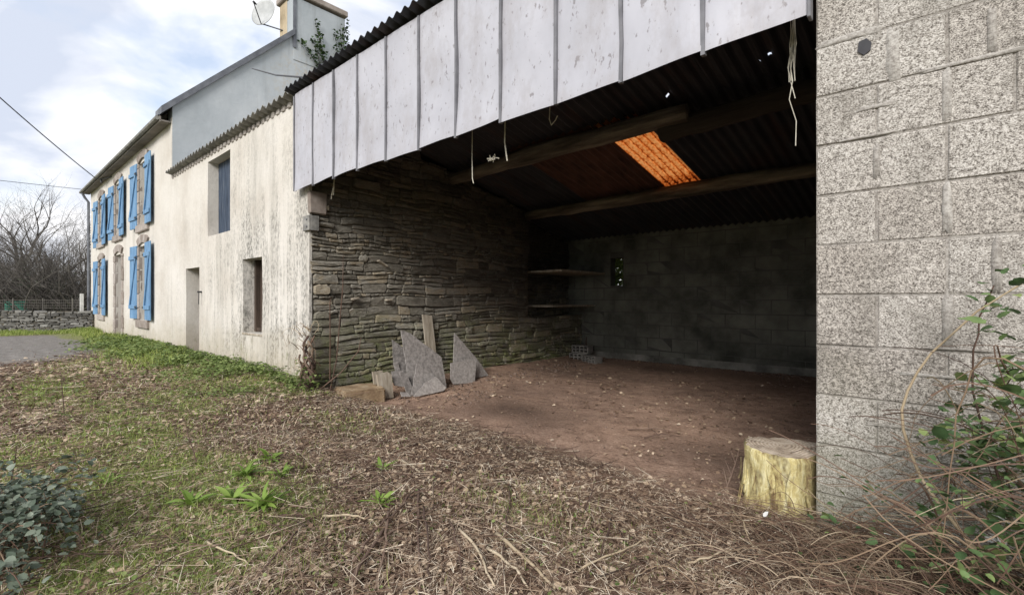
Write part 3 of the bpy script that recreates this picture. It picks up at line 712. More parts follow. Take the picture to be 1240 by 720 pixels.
pier = block_wall('block_pier', 'sunlit pier of rough grey aggregate blocks at the right of the shed', -.512, 1.8, -.38, 3.72, F, .25,
    lambda k: .25 if k % 2 else .50, .2505, (M['block'], M['smear']), lens=lambda k: .5 if k % 3 else .46, jit=.002, bev=.005, gap=.0045, rec=.006)
# dark disc stands for the shade in a socket, and smeared mortar round it
mb = MB()
pts = [(-.335, 2.30), (-.31, 2.275), (-.285, 2.29), (-.28, 2.325), (-.30, 2.352), (-.33, 2.345)]
mb.prism([(x, F-.010, z) for x, z in pts], (0, 1, 0), .008); tag(mb.build('socket_hole', M['cable'], pier), 'small dark socket hole high in the pier')
def smear(x, z, w, h):
    mb = MB(); n = 16
    pts = []
    for i in range(n):
        a_ = 2*math.pi*i/n; c_, s_ = math.cos(a_), math.sin(a_); q = 1.0/max(abs(c_), abs(s_))**.85; r_ = q*(1+random.uniform(-.16, .16))
        pts.append((x+c_*w*r_/2, F-.0035, z+s_*h*r_/2))
    ctr = (x, F-.0075, z); v = pts+[ctr]+[(p[0]*1.0+(p[0]-x)*.12, F+.004, p[2]+(p[2]-z)*.05) for p in pts]
    f = [(i, (i+1) % n, n) for i in range(n)]+[(i, n+1+i, n+1+(i+1) % n, (i+1) % n) for i in range(n)]
    mb.add(v, f); mb.build('mortar_smear', M['smear'], pier, True)
for (x, z, w, h) in ((-.012, 1.005, .035, .22), (-.012, 1.505, .03, .21), (-.012, 2.005, .032, .22), (.145, 1.25, .03, .22), (-.20, 2.25, .05, .23), (-.262, 1.76, .025, .15), (.13, 2.24, .03, .2),
    (-.37, 2.385, .24, .035), (-.26, 2.02, .15, .02), (-.02, .76, .32, .016), (-.15, .51, .3, .014), (.02, .885, .2, .012), (.05, 2.13, .3, .018), (-.3, 1.885, .2, .014)): smear(x, z, w, h)
HB = (-5.34, -5.04, 1.40, 1.98)
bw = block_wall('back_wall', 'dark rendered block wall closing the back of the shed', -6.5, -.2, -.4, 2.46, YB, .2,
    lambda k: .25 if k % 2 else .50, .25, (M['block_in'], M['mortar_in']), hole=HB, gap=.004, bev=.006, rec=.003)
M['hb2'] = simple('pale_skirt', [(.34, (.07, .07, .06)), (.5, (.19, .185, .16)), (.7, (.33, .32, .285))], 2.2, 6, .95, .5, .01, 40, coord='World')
# smeared pale foot of the back wall
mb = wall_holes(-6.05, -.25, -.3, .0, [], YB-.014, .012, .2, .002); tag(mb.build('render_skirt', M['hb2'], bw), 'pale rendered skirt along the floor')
mb = MB(); mb.box(-.48, -.28, F+.26, YB-.02, -.4, 2.4); mb.prism([(-.48, F+.26, 2.4), (-.48, YB-.02, 2.4), (-.48, F+.26, 3.66)], (1, 0, 0), .2)
tag(mb.build('side_wall', M['block_in'], None), 'dark block wall closing the right side of the shed', 'wall')

# ------------------------------------------------------------------ shed roof, fascia
sr = empty('shed_roof', (-6, 6, 3), 'low corrugated metal roof on log purlins over the open shed', 'roof')
holes_px = [(-2.28, 5.06, .016), (-1.24, 4.93, .016), (-1.06, 4.9, .010), (-1.33, 4.95, .008)]
def sheet(name, x0, x1, y0, y1, pitch, amp, mat, dz=0, th=.004, samples=8, tilt=0, label=None, ph=0):
    us = list(np.linspace(x0, x1, max(2, int((x1-x0)/pitch*samples)+1)))
    vs = sorted(set([round(v_, 4) for v_ in np.linspace(y0, y1, 9)]+[round(h_[1]+s_*h_[2], 4) for h_ in holes_px if y0 < h_[1] < y1 and x0 < h_[0] < x1 for s_ in (-1, 1)]))
    sag = random.uniform(.0, .012)
    def P(u, v_): return (u, v_, roof_z(v_)+dz+amp*math.sin(2*math.pi*u/pitch+ph)+tilt*(u-x0)+sag*math.sin((v_-y0)/(y1-y0)*math.pi))
    def sk(u, v_): return any(abs(u-h_[0]) < h_[2]*.8 and abs(v_-h_[1]) < h_[2]+.001 for h_ in holes_px)
    o = grid_solid(P, us, vs, (0, 0, th), sk).build(name, mat, sr)
    if label: tag(o, label)
    return o
# front row over the shed, middle row and back row
x = -6.35; i = 0
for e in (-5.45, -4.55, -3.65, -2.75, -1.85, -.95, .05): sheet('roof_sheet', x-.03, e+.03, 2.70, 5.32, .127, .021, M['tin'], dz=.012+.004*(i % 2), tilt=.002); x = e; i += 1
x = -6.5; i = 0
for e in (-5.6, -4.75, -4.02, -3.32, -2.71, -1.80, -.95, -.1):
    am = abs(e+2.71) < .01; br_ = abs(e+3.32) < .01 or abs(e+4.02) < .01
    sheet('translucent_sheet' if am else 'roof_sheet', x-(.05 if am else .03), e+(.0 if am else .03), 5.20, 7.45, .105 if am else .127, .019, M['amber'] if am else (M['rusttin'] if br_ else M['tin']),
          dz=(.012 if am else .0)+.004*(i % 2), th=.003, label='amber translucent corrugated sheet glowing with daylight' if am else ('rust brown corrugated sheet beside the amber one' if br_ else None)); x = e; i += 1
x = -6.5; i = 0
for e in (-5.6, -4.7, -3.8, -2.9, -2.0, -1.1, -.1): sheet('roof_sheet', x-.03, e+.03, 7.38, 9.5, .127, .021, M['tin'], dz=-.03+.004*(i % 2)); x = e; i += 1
# fibre-cement roof over the lean-to part of the house
for r_, (ya, yb, dz) in enumerate(((2.765, 4.2, .03), (4.1, 5.8, .02), (5.7, 7.4, .01), (7.3, 9.3, .0))):
    x = -12.38
    for k in range(7):
        e = x+.865; us = list(np.linspace(x-.02, e+.02, 41)); tl = random.uniform(-.006, .006); ph_ = .3*k
        def P(u, v_, dz=dz, k=k, tl=tl): return (u, v_-.008*((k*7) % 3), roof_z(v_)-.01+dz+.006*(k % 2)+.028*math.sin(2*math.pi*u/.177)+tl*(u-x))
        grid_solid(P, us, list(np.linspace(ya, yb, 4)), (0, 0, .008)).build('roof_tile_sheet', M['fibro'], house); x = e
mb = MB()
for i in range(36):                          # closing mortar tongues under the waves
    xx = -12.34+i*.177; mb.box(xx, xx+.09, F-.02, F+.08, 3.68, 3.765, .012, .006)
mb.build('eaves_filler', M['mortar'], house, kind='stuff')
seam_x = [-6.29, -5.768, -5.268, -4.753, -4.210, -3.674, -3.156, -2.629, -2.093, -1.568, -1.050, -.518]
fa = empty('metal_fascia', (-3.4, F-.08, 2.5), 'pale galvanised sheet fascia with standing seams across the shed front', 'fascia')
for i, (a_, b_) in enumerate(zip(seam_x, seam_x[1:])):
    zb0 = 2.500+random.uniform(-.010, .008); zb1 = zb0+random.uniform(-.006, .034)
    us = list(np.linspace(a_+.012, b_-.004, 9)); vs = list(np.linspace(0, 1, 12)); sd = i*3.1
    def P(u, w, a_=a_, b_=b_, zb0=zb0, zb1=zb1, sd=sd):
        t_ = (u-a_)/(b_-a_); zb = zb0+(zb1-zb0)*t_**2+.006*math.sin(t_*math.pi)
        return (u, F-.085+.020*mnoise.noise(Vector((u*2.2+sd, w*2.0, 3)))-.004*math.sin(t_*math.pi)-.012*(1-w)**6, zb+(3.742-zb)*w)
    grid_solid(P, us, vs, (0, .0018, 0)).build('metal_sheet', M['fascia'], fa, smooth=False)
for i, x_ in enumerate(seam_x[1:-1]):
    pts = [(x_+random.uniform(-.004, .004), F-.105, z_) for z_ in np.linspace(2.488, 3.735, 6)]
    mb = MB()
    for p_, q_ in zip(pts, pts[1:]): mb.prism([(p_[0]-.011, p_[1], p_[2]), (p_[0]+.013, p_[1], p_[2]), (q_[0]+.013, q_[1], q_[2]), (q_[0]-.011, q_[1], q_[2])], (0, 1, 0), .03)
    mb.build('standing_seam', M['seam'], fa)
mb = MB(); mb.box(-6.305, -6.283, F-.10, F-.06, 2.50, 3.72, .003); mb.build('edge_trim', M['seam'], fa)
mb = MB(); mb.box(-.53, -.514, F-.11, F-.05, 2.5, 3.72, .003); mb.build('edge_trim', M['seam'], fa)
mb = MB(); mb.box(-6.2, -.52, F-.055, F+.10, 3.50, 3.69, .01); mb.build('top_rail', M['darkwood'], sr)
mb = MB(); mb.box(-6.25, -.515, F-.06, F-.012, 2.62, 2.70, .006); mb.build('batten', M['darkwood'], sr)
def log(name, pts, rad, mat, label):
    P_ = []; R_ = []; pts = [Vector(p) for p in pts]
    for i in range(len(pts)-1):
        for k in range(8):
            t_ = k/8; p = pts[i].lerp(pts[i+1], t_); P_.append(p+Vector((0, random.uniform(-.01, .01), random.uniform(-.008, .008)))); R_.append((rad[i]*(1-t_)+rad[i+1]*t_)*random.uniform(.93, 1.07))
    P_.append(pts[-1]); R_.append(rad[-1]); mb = MB(); mb.tube(P_, R_, 12); o = mb.build(name, mat, sr, True); tag(o, label)
log('purlin', [(-6.15, 5.28, 3.06), (-4.4, 5.26, 3.13), (-2.1, 5.18, 3.12)], [.085, .12, .10], M['log'], 'rough brown log purlin nearest the front')
log('purlin', [(-2.45, 5.3, 3.02), (-1.2, 5.25, 3.05), (-.35, 5.22, 3.06)], [.12, .11, .10], M['logdark'], 'blackened log purlin lapped beside the brown one')
log('purlin', [(-6.0, 7.1, 2.70), (-4.0, 7.12, 2.72), (-2.3, 7.1, 2.74), (-.4, 7.15, 2.76)], [.085, .10, .105, .085], M['log'], 'long greyish log purlin further back')
# hanging strings under the fascia
def string(px, pts, label, r_=.004, strands=1, mat=None):
    mb = MB()
    for k in range(strands):
        o_ = [(random.uniform(-.02, .02)*(strands > 1), random.uniform(-.01, .01)*(strands > 1)) for _ in pts]
        pp = [(p[0]+a_[0], p[1]+a_[1], p[2]) for p, a_ in zip(pts, o_)]
        if strands > 1 and k: pp = pp[:max(3, int(len(pp)*random.uniform(.35, .8)))]
        mb.tube(pp, r_, 5)
    tag(mb.build('string', mat or M['string'], None), label, 'string', 'frayed strings hanging from the fascia')
string(0, [(-3.23, 3.05, 2.72), (-3.235, 3.05, 2.4), (-3.23, 3.05, 2.2), (-3.215, 3.05, 2.155)], 'thin straight string hanging left of the middle of the opening', .004)
string(0, [(-2.82, 3.05, 2.75), (-2.83, 3.05, 2.45), (-2.815, 3.05, 2.36), (-2.80, 3.05, 2.28)], 'short string with a bent end hanging near a tuft of white fluff', .006)
string(0, [(-.645, 3.02, 2.75), (-.64, 3.02, 2.5), (-.65, 3.02, 2.38), (-.645, 3.02, 2.30), (-.65, 3.02, 2.2), (-.635, 3.02, 2.08), (-.642, 3.02, 1.94)], 'long knotted bundle of pale strings hanging beside the block pier', .0024, 9)
string(0, [(-2.34, 3.05, 2.7), (-2.35, 3.05, 2.52), (-2.33, 3.05, 2.47), (-2.29, 3.05, 2.50), (-2.27, 3.05, 2.53)], 'short curled string under the fourth seam from the right', .004, 1)
string(0, [(-5.66, 3.0, 2.66), (-5.66, 3.0, 2.5), (-5.70, 3.0, 2.4), (-5.75, 3.0, 2.36)], 'forked pale string at the left end of the fascia', .006, 4)
mb = MB()
for k in range(14):
    a_ = random.uniform(0, 6.28); mb.tube([(-2.98+random.uniform(-.03, .03), 3.06, 2.34+random.uniform(-.02, .02)), (-2.98+.06*math.cos(a_), 3.06+random.uniform(-.03, .03), 2.34+.03*math.sin(a_))], .004, 4)
tag(mb.build('wool_tuft', M['string'], None), 'small tuft of white fluff caught under the fascia', 'fluff')

# ------------------------------------------------------------------ things leaning and lying in the shed
ca, sa = math.cos(R(42)), math.sin(R(42))
def ray(px, py): return Vector((-sa, ca, 0)) + Vector((ca, sa, 0))*((px-620)/590) + Vector((0, 0, (363-py)/590))
def on_plane(px, py, p, n):                    # real point where the sight line of a measured corner meets a real plane
    r_ = ray(px, py); n = Vector(n); o = Vector((0, 0, 1.1)); return o + r_*(n.dot(Vector(p)-o)/n.dot(r_))
def slab(name, zpts, xb, slope, th, mat, label, cat, group=None, skew=0, ragged=0):
    n = Vector((1, skew, slope)); P_ = [on_plane(360+x/4.769, 360+y/4.769, (xb, 4.3, -.17), n) for x, y in zpts]
    if ragged:
        Q_ = []
        for i, p in enumerate(P_):
            q = P_[(i+1) % len(P_)]; Q_.append(p)
            k = int((q-p).length/.07)
            for m_ in range(1, k): Q_.append(p.lerp(q, m_/k)+Vector((0, random.uniform(-ragged, ragged), random.uniform(-ragged, ragged))))
        P_ = Q_
    mb = MB(); mb.prism(P_, n.normalized()*-1, th); o = mb.build(name, mat, None); tag(o, label, cat, group); return o
GS = 'broken sheet pieces stacked against the rubble wall'
slab('board', [(723, 98), (778, 104), (803, 325), (748, 325)], -5.86, .14, .02, M['greyboard'], 'tall narrow grey board standing behind the broken slabs', 'board')
slab('broken_slab', [(548, 243), (612, 290), (640, 420), (650, 560), (560, 400)], -5.50, .28, .012, M['slab'], 'tall narrow pointed sheet at the left of the broken stack', 'slab', GS, ragged=.006)
slab('broken_slab', [(600, 190), (650, 205), (835, 345), (862, 520), (700, 560), (655, 560), (635, 430)], -5.40, .30, .014, M['slab'], 'largest grey sheet of the stack, cut off slantwise at its upper edge', 'slab', GS, ragged=.004)
slab('broken_slab', [(545, 425), (610, 420), (640, 520), (560, 505)], -5.45, .2, .012, M['slab'], 'small square sheet scrap low at the left of the stack', 'slab', GS, ragged=.006)
slab('broken_slab', [(555, 375), (580, 370), (600, 430), (570, 430)], -5.50, .2, .012, M['slab'], 'tiny upright scrap beside the pointed sheet', 'slab', GS, ragged=.005)
slab('broken_slab', [(590, 430), (640, 440), (672, 568), (640, 572)], -5.34, .25, .012, M['slab'], 'thin splinter of sheet in front of the stack', 'slab', GS, ragged=.008)
slab('broken_slab', [(690, 382), (785, 440), (800, 470), (745, 500), (672, 568), (660, 560)], -5.24, .32, .012, M['slab'], 'jagged pointed piece at the front of the stack', 'slab', GS, ragged=.007)
slab('broken_slab', [(800, 455), (862, 520), (845, 538), (700, 570), (672, 572), (740, 490)], -5.16, .36, .012, M['slab'], 'low fan shaped piece lying lowest in the stack', 'slab', GS, ragged=.006)
slab('broken_slab', [(596, 545), (640, 548), (655, 572), (605, 572)], -5.22, .5, .012, M['slab'], 'short chip at the foot of the stack', 'slab', GS, ragged=.006)
slab('broken_slab', [(908, 205), (1035, 350), (1105, 450), (1035, 462), (900, 400)], -5.66, .22, .012, M['slab'], 'tall triangular sheet leaning behind the square tile', 'slab', GS, ragged=.004)
slab('square_tile', [(888, 378), (1035, 352), (1025, 492), (905, 500), (888, 470)], -5.50, .25, .022, M['slab'], 'square grey tile leaning right of the broken stack', 'slab')
slab('short_board', [(437, 428), (490, 420), (497, 440), (470, 455), (470, 500), (447, 500)], -5.47, .16, .03, M['greyboard'], 'shorter chipped board half hidden behind the pale one by the tan stone', 'board')
slab('short_board', [(462, 445), (520, 428), (545, 445), (557, 578), (480, 582)], -5.40, .18, .035, M['greyboard'], 'short pale split board leaning beside the tan stone block', 'board', ragged=.003)
mb = MB()
base = [(-5.86, 3.10), (-5.34, 2.98), (-5.30, 3.50), (-5.78, 3.62)]
mb.prism([(x, y, -.22) for x, y in base], (0, 0, 1), .215)
import bmesh
me = mb.mesh('stone_block'); b_ = bmesh.new(); b_.from_mesh(me)
bmesh.ops.bevel(b_, geom=b_.edges[:], offset=.018, segments=2, affect='EDGES'); bmesh.ops.subdivide_edges(b_, edges=[e for e in b_.edges if e.calc_length() > .1], cuts=4, use_grid_fill=True)
for v_ in b_.verts: v_.co += Vector((mnoise.noise(v_.co*7), mnoise.noise(v_.co*7+Vector((5, 0, 0))), mnoise.noise(v_.co*6+Vector((0, 9, 0)))))*.014
b_.to_mesh(me); b_.free()
tag(put('stone_block', me, M['tanblock']), 'flat tan stone block lying at the foot of the mossy wall', 'stone')
# hollow blocks in the back corner: shells with real cells
def hollow(w, d_, h, nx, nz):
    mb = MB(); t_ = .022
    for i in range(nx+1): x_ = -w/2+(w-t_)*i/nx; mb.box(x_, x_+t_, -d_/2, d_/2, 0, h)
    for k in range(nz+1):
        z_ = (h-t_)*k/nz
        for i in range(nx): xa = -w/2+(w-t_)*i/nx+t_; xb = -w/2+(w-t_)*(i+1)/nx; mb.box(xa, xb, -d_/2+.003, d_/2-.003, z_+.001, z_+t_-.001)
    mb.box(-w/2+t_, w/2-t_, .0, .012, t_, h-t_)
    return mb.mesh('hollow_block')
hm = hollow(.40, .2, .16, 4, 2); M['hb'] = simple('pale_concrete', [(.3, (.16, .15, .135)), (.7, (.30, .285, .26))], 6, 5, .95, .5, .01, 40, coord='World')
for i, (x, y, z, rz, lb) in enumerate(((-5.78, 8.55, -.17, .15, 'grey hollow block lying in the back corner under the other one'), (-5.40, 8.42, -.18, -.3, 'grey hollow block on the floor, nearer the middle of the back wall'), (-5.74, 8.58, -.005, .05, 'grey hollow block resting on top in the back corner'))):
    o = put('hollow_block', hm, M['hb'], None, (x, y, z)); o.rotation_euler = (0, 0, rz); tag(o, lb, 'block')
mb = MB(); mb.tube([(-5.66, 8.6, .15), (-5.655, 8.6, .33)], [.02, .012], 6); tag(mb.build('peg', M['darkwood'], None), 'dark peg standing on the hollow blocks', 'peg')

# ------------------------------------------------------------------ stump
st = empty('tree_stump', (-.70, 3.05, -.1), 'sawn tree stump with peeling yellowish bark standing by the block pier', 'stump')
def stump_mesh():
    V_ = []; F_ = []; nr, nh = 72, 18; zt_ = .285
    for j in range(nh+1):
        t_ = j/nh
        for i in range(nr):
            a_ = 2*math.pi*i/nr; q = Vector((math.cos(a_), math.sin(a_), 0))
            rr_ = .208+.010*math.sin(3*a_+1)+.006*math.sin(5*a_)+.035*(1-t_)**3*(1+.8*math.sin(5*a_+.6))-.012*math.sin(t_*3.1)
            rr_ += .010*mnoise.noise(Vector((q.x*5, q.y*5, t_*1.2)))+.010*mnoise.noise(Vector((q.x*14, q.y*14, t_*1.5)))+.010*mnoise.noise(Vector((q.x*26, q.y*26, t_*2.2)))
            if j == nh: rr_ -= .010
            zz = -.16+(zt_+.16)*t_ + (.012*math.sin(a_*2+.5)+.008*mnoise.noise(Vector((q.x*6, q.y*6, 3))) if j >= nh-1 else 0)
            V_.append((-.70+q.x*rr_, 3.05+q.y*rr_, zz))
    for j in range(nh):
        for i in range(nr): F_.append((j*nr+i, j*nr+(i+1) % nr, (j+1)*nr+(i+1) % nr, (j+1)*nr+i))
    return V_, F_, nr, nh
V_, F_, nr, nh = stump_mesh()
def bark_yellow():
    m, t, b = new_mat('peeling_bark', .85, .25)
    n = math_(t, 'ADD', math_(t, 'MULTIPLY', noise(t, 7, 6, .7, (2.4, 2.4, .5), .8, 'World'), .6), math_(t, 'MULTIPLY', noise(t, 26, 5, .75, (1, 1, .6), .5, 'World'), .4)); c = ramp(t, n, [(.30, (.04, .03, .02)), (.40, (.22, .15, .07)), (.49, (.52, .44, .20)), (.57, (.68, .62, .36)), (.72, (.82, .79, .64))])
    p = posxyz(t)
    dk = ramp(t, noise(t, 2.6, 5, .7, (1, 1, .5), 0, 'World', (2, 3, 1)), [(.52, 0), (.60, 1)]); c = mixc(t, math_(t, 'MULTIPLY', dk, .85), c, (.085, .06, .04))
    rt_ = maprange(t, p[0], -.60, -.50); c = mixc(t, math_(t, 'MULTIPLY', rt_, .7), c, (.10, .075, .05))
    t.links.new(c, b.inputs['Base Color']); bump(t, b, n, 1, .03); return m
M['sbark'] = bark_yellow()
def cut_mat():
    m, t, b = new_mat('sawn_top', .85, .2)
    g = N(t, 'ShaderNodeNewGeometry'); mpn = N(t, 'ShaderNodeMapping'); mpn.inputs['Location'].default_value = (.70, -3.05, 0); t.links.new(g.outputs['Position'], mpn.inputs[0])
    w = N(t, 'ShaderNodeTexWave', Scale=16, Distortion=5, Detail=4); w.wave_type = 'RINGS'; w.rings_direction = 'Z'; t.links.new(mpn.outputs[0], w.inputs[0])
    c = ramp(t, math_(t, 'ADD', math_(t, 'MULTIPLY', w.outputs[0], .14), math_(t, 'MULTIPLY', noise(t, 8, 7, .75, None, 0, 'World'), .86)), [(.34, (.13, .10, .075)), (.46, (.34, .27, .20)), (.6, (.52, .44, .35))])
    t.links.new(c, b.inputs['Base Color']); bump(t, b, noise(t, 30, 5, .7, (1, 4, 1), 0, 'World'), .6, .01); return m
M['cut'] = cut_mat()
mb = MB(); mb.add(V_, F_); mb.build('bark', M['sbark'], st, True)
mb = MB(); top = [Vector(p) for p in V_[nh*nr:]]; ctr = sum(top, Vector())/nr
rings = [top]+[[ctr.lerp(p, k)+Vector((0, 0, .006*mnoise.noise(p*9*k))) for p in top] for k in (.9, .65, .35)]
v = [p for r_ in rings for p in r_]+[ctr]; f = []
for k in range(3):
    for i in range(nr): f.append((k*nr+i, k*nr+(i+1) % nr, (k+1)*nr+(i+1) % nr, (k+1)*nr+i))
f += [(3*nr+i, 3*nr+(i+1) % nr, 4*nr) for i in range(nr)]
mb.add(v, f); mb.build('sawn_top', M['cut'], st, True)
for k in range(16):                                            # loose strips of bark
    a_ = random.uniform(math.pi*1.05, math.pi*1.9); h_ = random.uniform(.08, .24); z0_ = random.uniform(-.12, .24-h_); w_ = random.uniform(.006, .016); r0_ = .213
    q = Vector((math.cos(a_), math.sin(a_), 0)); s_ = Vector((-q.y, q.x, 0)); c_ = Vector((-.70, 3.05, 0)); mb = MB(); pts = []
    m_ = 6; L1 = []; L2 = []
    for i in range(m_+1):
        t_ = i/m_; z_ = z0_+h_*t_; rr_ = r0_+.045*max(0, (1-(z_+.16)/.44))**3+.004*math.sin(t_*5+k)+(.01 if k % 3 == 0 else 0)*(1-t_); ww = w_*math.sin(math.pi*min(1, max(.12, t_*1.05)))**.5+.002
        L1.append(c_+q*rr_+s_*(ww+.008*math.sin(t_*4+k))+Vector((0, 0, z_))); L2.append(c_+q*rr_-s_*(ww-.008*math.sin(t_*4+k))+Vector((0, 0, z_)))
    v = L1+L2+[p-q*.007 for p in L1+L2]; n_ = m_+1; f = []
    for i in range(m_): f += [(i, i+1, n_+i+1, n_+i), (2*n_+i, 3*n_+i, 3*n_+i+1, 2*n_+i+1), (i, 2*n_+i, 2*n_+i+1, i+1), (n_+i, n_+i+1, 3*n_+i+1, 3*n_+i)]
    mb.add(v, f); mb.build('bark_strip', M['sbark'], st)

# ------------------------------------------------------------------ dish, aerial stick, cables, ivy on the chimney
dsh = empty('satellite_dish', (-13.6, 5.35, 8.6), 'grey satellite dish on a bracket at the chimney', 'dish')
mb = MB(); c0 = Vector((-13.62, 5.22, 8.76)); nrm = Vector((.42, -.86, .16)).normalized(); u_ = nrm.cross(Vector((0, 0, 1))).normalized(); w_ = u_.cross(nrm)
v = []; f = []; nr_ = 36
for k in range(8):
    r_ = .385*k/7
    for i in range(nr_): a_ = 2*math.pi*i/nr_; v.append(c0+u_*(r_*math.cos(a_)*.95)+w_*(r_*math.sin(a_))+nrm*(.55*r_*r_-.06))
for k in range(7):
    for i in range(nr_): f.append((k*nr_+i, k*nr_+(i+1) % nr_, (k+1)*nr_+(i+1) % nr_, (k+1)*nr_+i))
m0 = len(v); v += [p-nrm*.012 for p in v]
for k in range(7):
    for i in range(nr_): f.append((m0+k*nr_+i, m0+(k+1)*nr_+i, m0+(k+1)*nr_+(i+1) % nr_, m0+k*nr_+(i+1) % nr_))
for i in range(nr_): f.append((7*nr_+i, 7*nr_+(i+1) % nr_, m0+7*nr_+(i+1) % nr_, m0+7*nr_+i))
mb.add(v, f); mb.build('reflector', M['dish'], dsh, True)
mb = MB(); foot = c0-w_*.36+nrm*.02; head = c0+nrm*.40-w_*.02-u_*.05; mb.tube([foot, head], .014, 6); mb.build('feed_arm', M['blackmetal'], dsh)
mb = MB(); mb.tube([head, head-nrm*.10], [.030, .022], 8); mb.build('receiver', M['blackmetal'], dsh)
mb = MB(); mb.tube([foot, c0-w_*.3-nrm*.08, (-13.0, 5.47, 8.15), (-13.0, 5.52, 8.1)], .016, 6); mb.build('wall_bracket', M['blackmetal'], dsh)
mb = MB(); mb.tube([(-9.3, 3.37, 5.24), (-8.0, 3.25, 4.68), (-6.4, 3.05, 4.08), (-6.35, 3.04, 3.76)], [.010, .012, .014, .014], 6)
tag(mb.build('bare_stick', M['blackmetal'], None), 'thin dark stick rising from the shed roof in front of the grey gable', 'stick')
def cable(pts_, r_, label, sag=.2):
    a_, b_ = Vector(pts_[0]), Vector(pts_[1]); pp = [a_.lerp(b_, t_/24)-Vector((0, 0, sag*4*(t_/24)*(1-t_/24))) for t_ in range(25)]
    mb = MB(); mb.tube(pp, r_, 5); tag(mb.build('overhead_cable', M['cable'], None), label, 'cable')
e0 = on_plane(116, 216, (0, F-.24, 0), (0, 1, 0)); v0 = ray(-260, -50)*9+Vector((0, 0, 1.1)); v1 = ray(0, 112)*11+Vector((0, 0, 1.1)); v0 = v1+(v1-e0)*.9
cable([e0, v0], .014, 'thicker cable running steeply down to the corner of the eaves', .12)
e1 = ray(106, 229)*22+Vector((0, 0, 1.1)); v1 = ray(0, 216)*19+Vector((0, 0, 1.1)); cable([e1+(e1-v1)*.6, v1+(v1-e1)*4], .011, 'thinner level cable crossing the sky behind the house corner', .1)
mb = MB(); mb.tube([e0, e0+Vector((.25, .08, -.05)), e0+Vector((.9, .2, -.08)), e0+Vector((1.3, .33, -.06))], .018, 6); mb.tube([e0+Vector((.25, .1, .05)), e0+Vector((.25, .1, -.16))], .03, 6)
tag(mb.build('cable_bracket', M['blackmetal'], None), 'dark bracket holding the cable under the eaves at the far end', 'bracket')

LEAFV = {}
def leaf_template(kind):
    """unit leaf along +y, up +z"""
    if kind == 'oval': o = [(0, 0), (.30, .22), (.42, .5), (.28, .8), (0, 1), (-.28, .8), (-.42, .5), (-.30, .22)]
    elif kind == 'long': o = [(0, 0), (.07, .25), (.12, .55), (.07, .85), (0, 1), (-.07, .85), (-.12, .55), (-.07, .25)]
    elif kind == 'ivy': o = [(0, 0), (.45, .1), (.5, .45), (.25, .55), (0, 1), (-.25, .55), (-.5, .45), (-.45, .1)]
    v = [(x, y, .10*abs(x)*2-.25*y*y) for x, y in o]+[(0, .35, -.03), (0, .7, -.12)]
    f = [(0, 1, 8), (1, 2, 8), (2, 9, 8), (2, 3, 9), (3, 4, 9), (4, 5, 9), (5, 6, 9), (6, 8, 9), (6, 7, 8), (7, 0, 8)]
    return np.array(v), np.array(f)
def scatter(name, tv, tf, pos, yaw, pitch, roll, scale, mat, parent=None, kind='stuff', sxyz=None, label=None, cat=None):
    """tv: template verts; arrays of placements -> one mesh"""
    n = len(pos); cy_, sy_ = np.cos(yaw), np.sin(yaw); cp, sp = np.cos(pitch), np.sin(pitch); cr, sr_ = np.cos(roll), np.sin(roll)
    Rz = np.zeros((n, 3, 3)); Rz[:, 0, 0] = cy_; Rz[:, 0, 1] = -sy_; Rz[:, 1, 0] = sy_; Rz[:, 1, 1] = cy_; Rz[:, 2, 2] = 1
    Rx = np.zeros((n, 3, 3)); Rx[:, 0, 0] = 1; Rx[:, 1, 1] = cp; Rx[:, 1, 2] = -sp; Rx[:, 2, 1] = sp; Rx[:, 2, 2] = cp
    Ry = np.zeros((n, 3, 3)); Ry[:, 0, 0] = cr; Ry[:, 0, 2] = sr_; Ry[:, 1, 1] = 1; Ry[:, 2, 0] = -sr_; Ry[:, 2, 2] = cr
    A = Rz@Rx@Ry
    sc_ = np.asarray(scale)[:, None, None]*(np.ones((n, 1, 3)) if sxyz is None else sxyz[:, None, :])
    P_ = np.einsum('nij,nkj->nki', A, tv[None]*sc_)+pos[:, None, :]
    Fc = tf[None]+(np.arange(n)*len(tv))[:, None, None]
    me = mesh_np(name, P_.reshape(-1, 3), Fc.reshape(-1, tf.shape[1])); o = put(name, me, mat, parent, kind=kind)
    return tag(o, label, cat)
U = rng.uniform
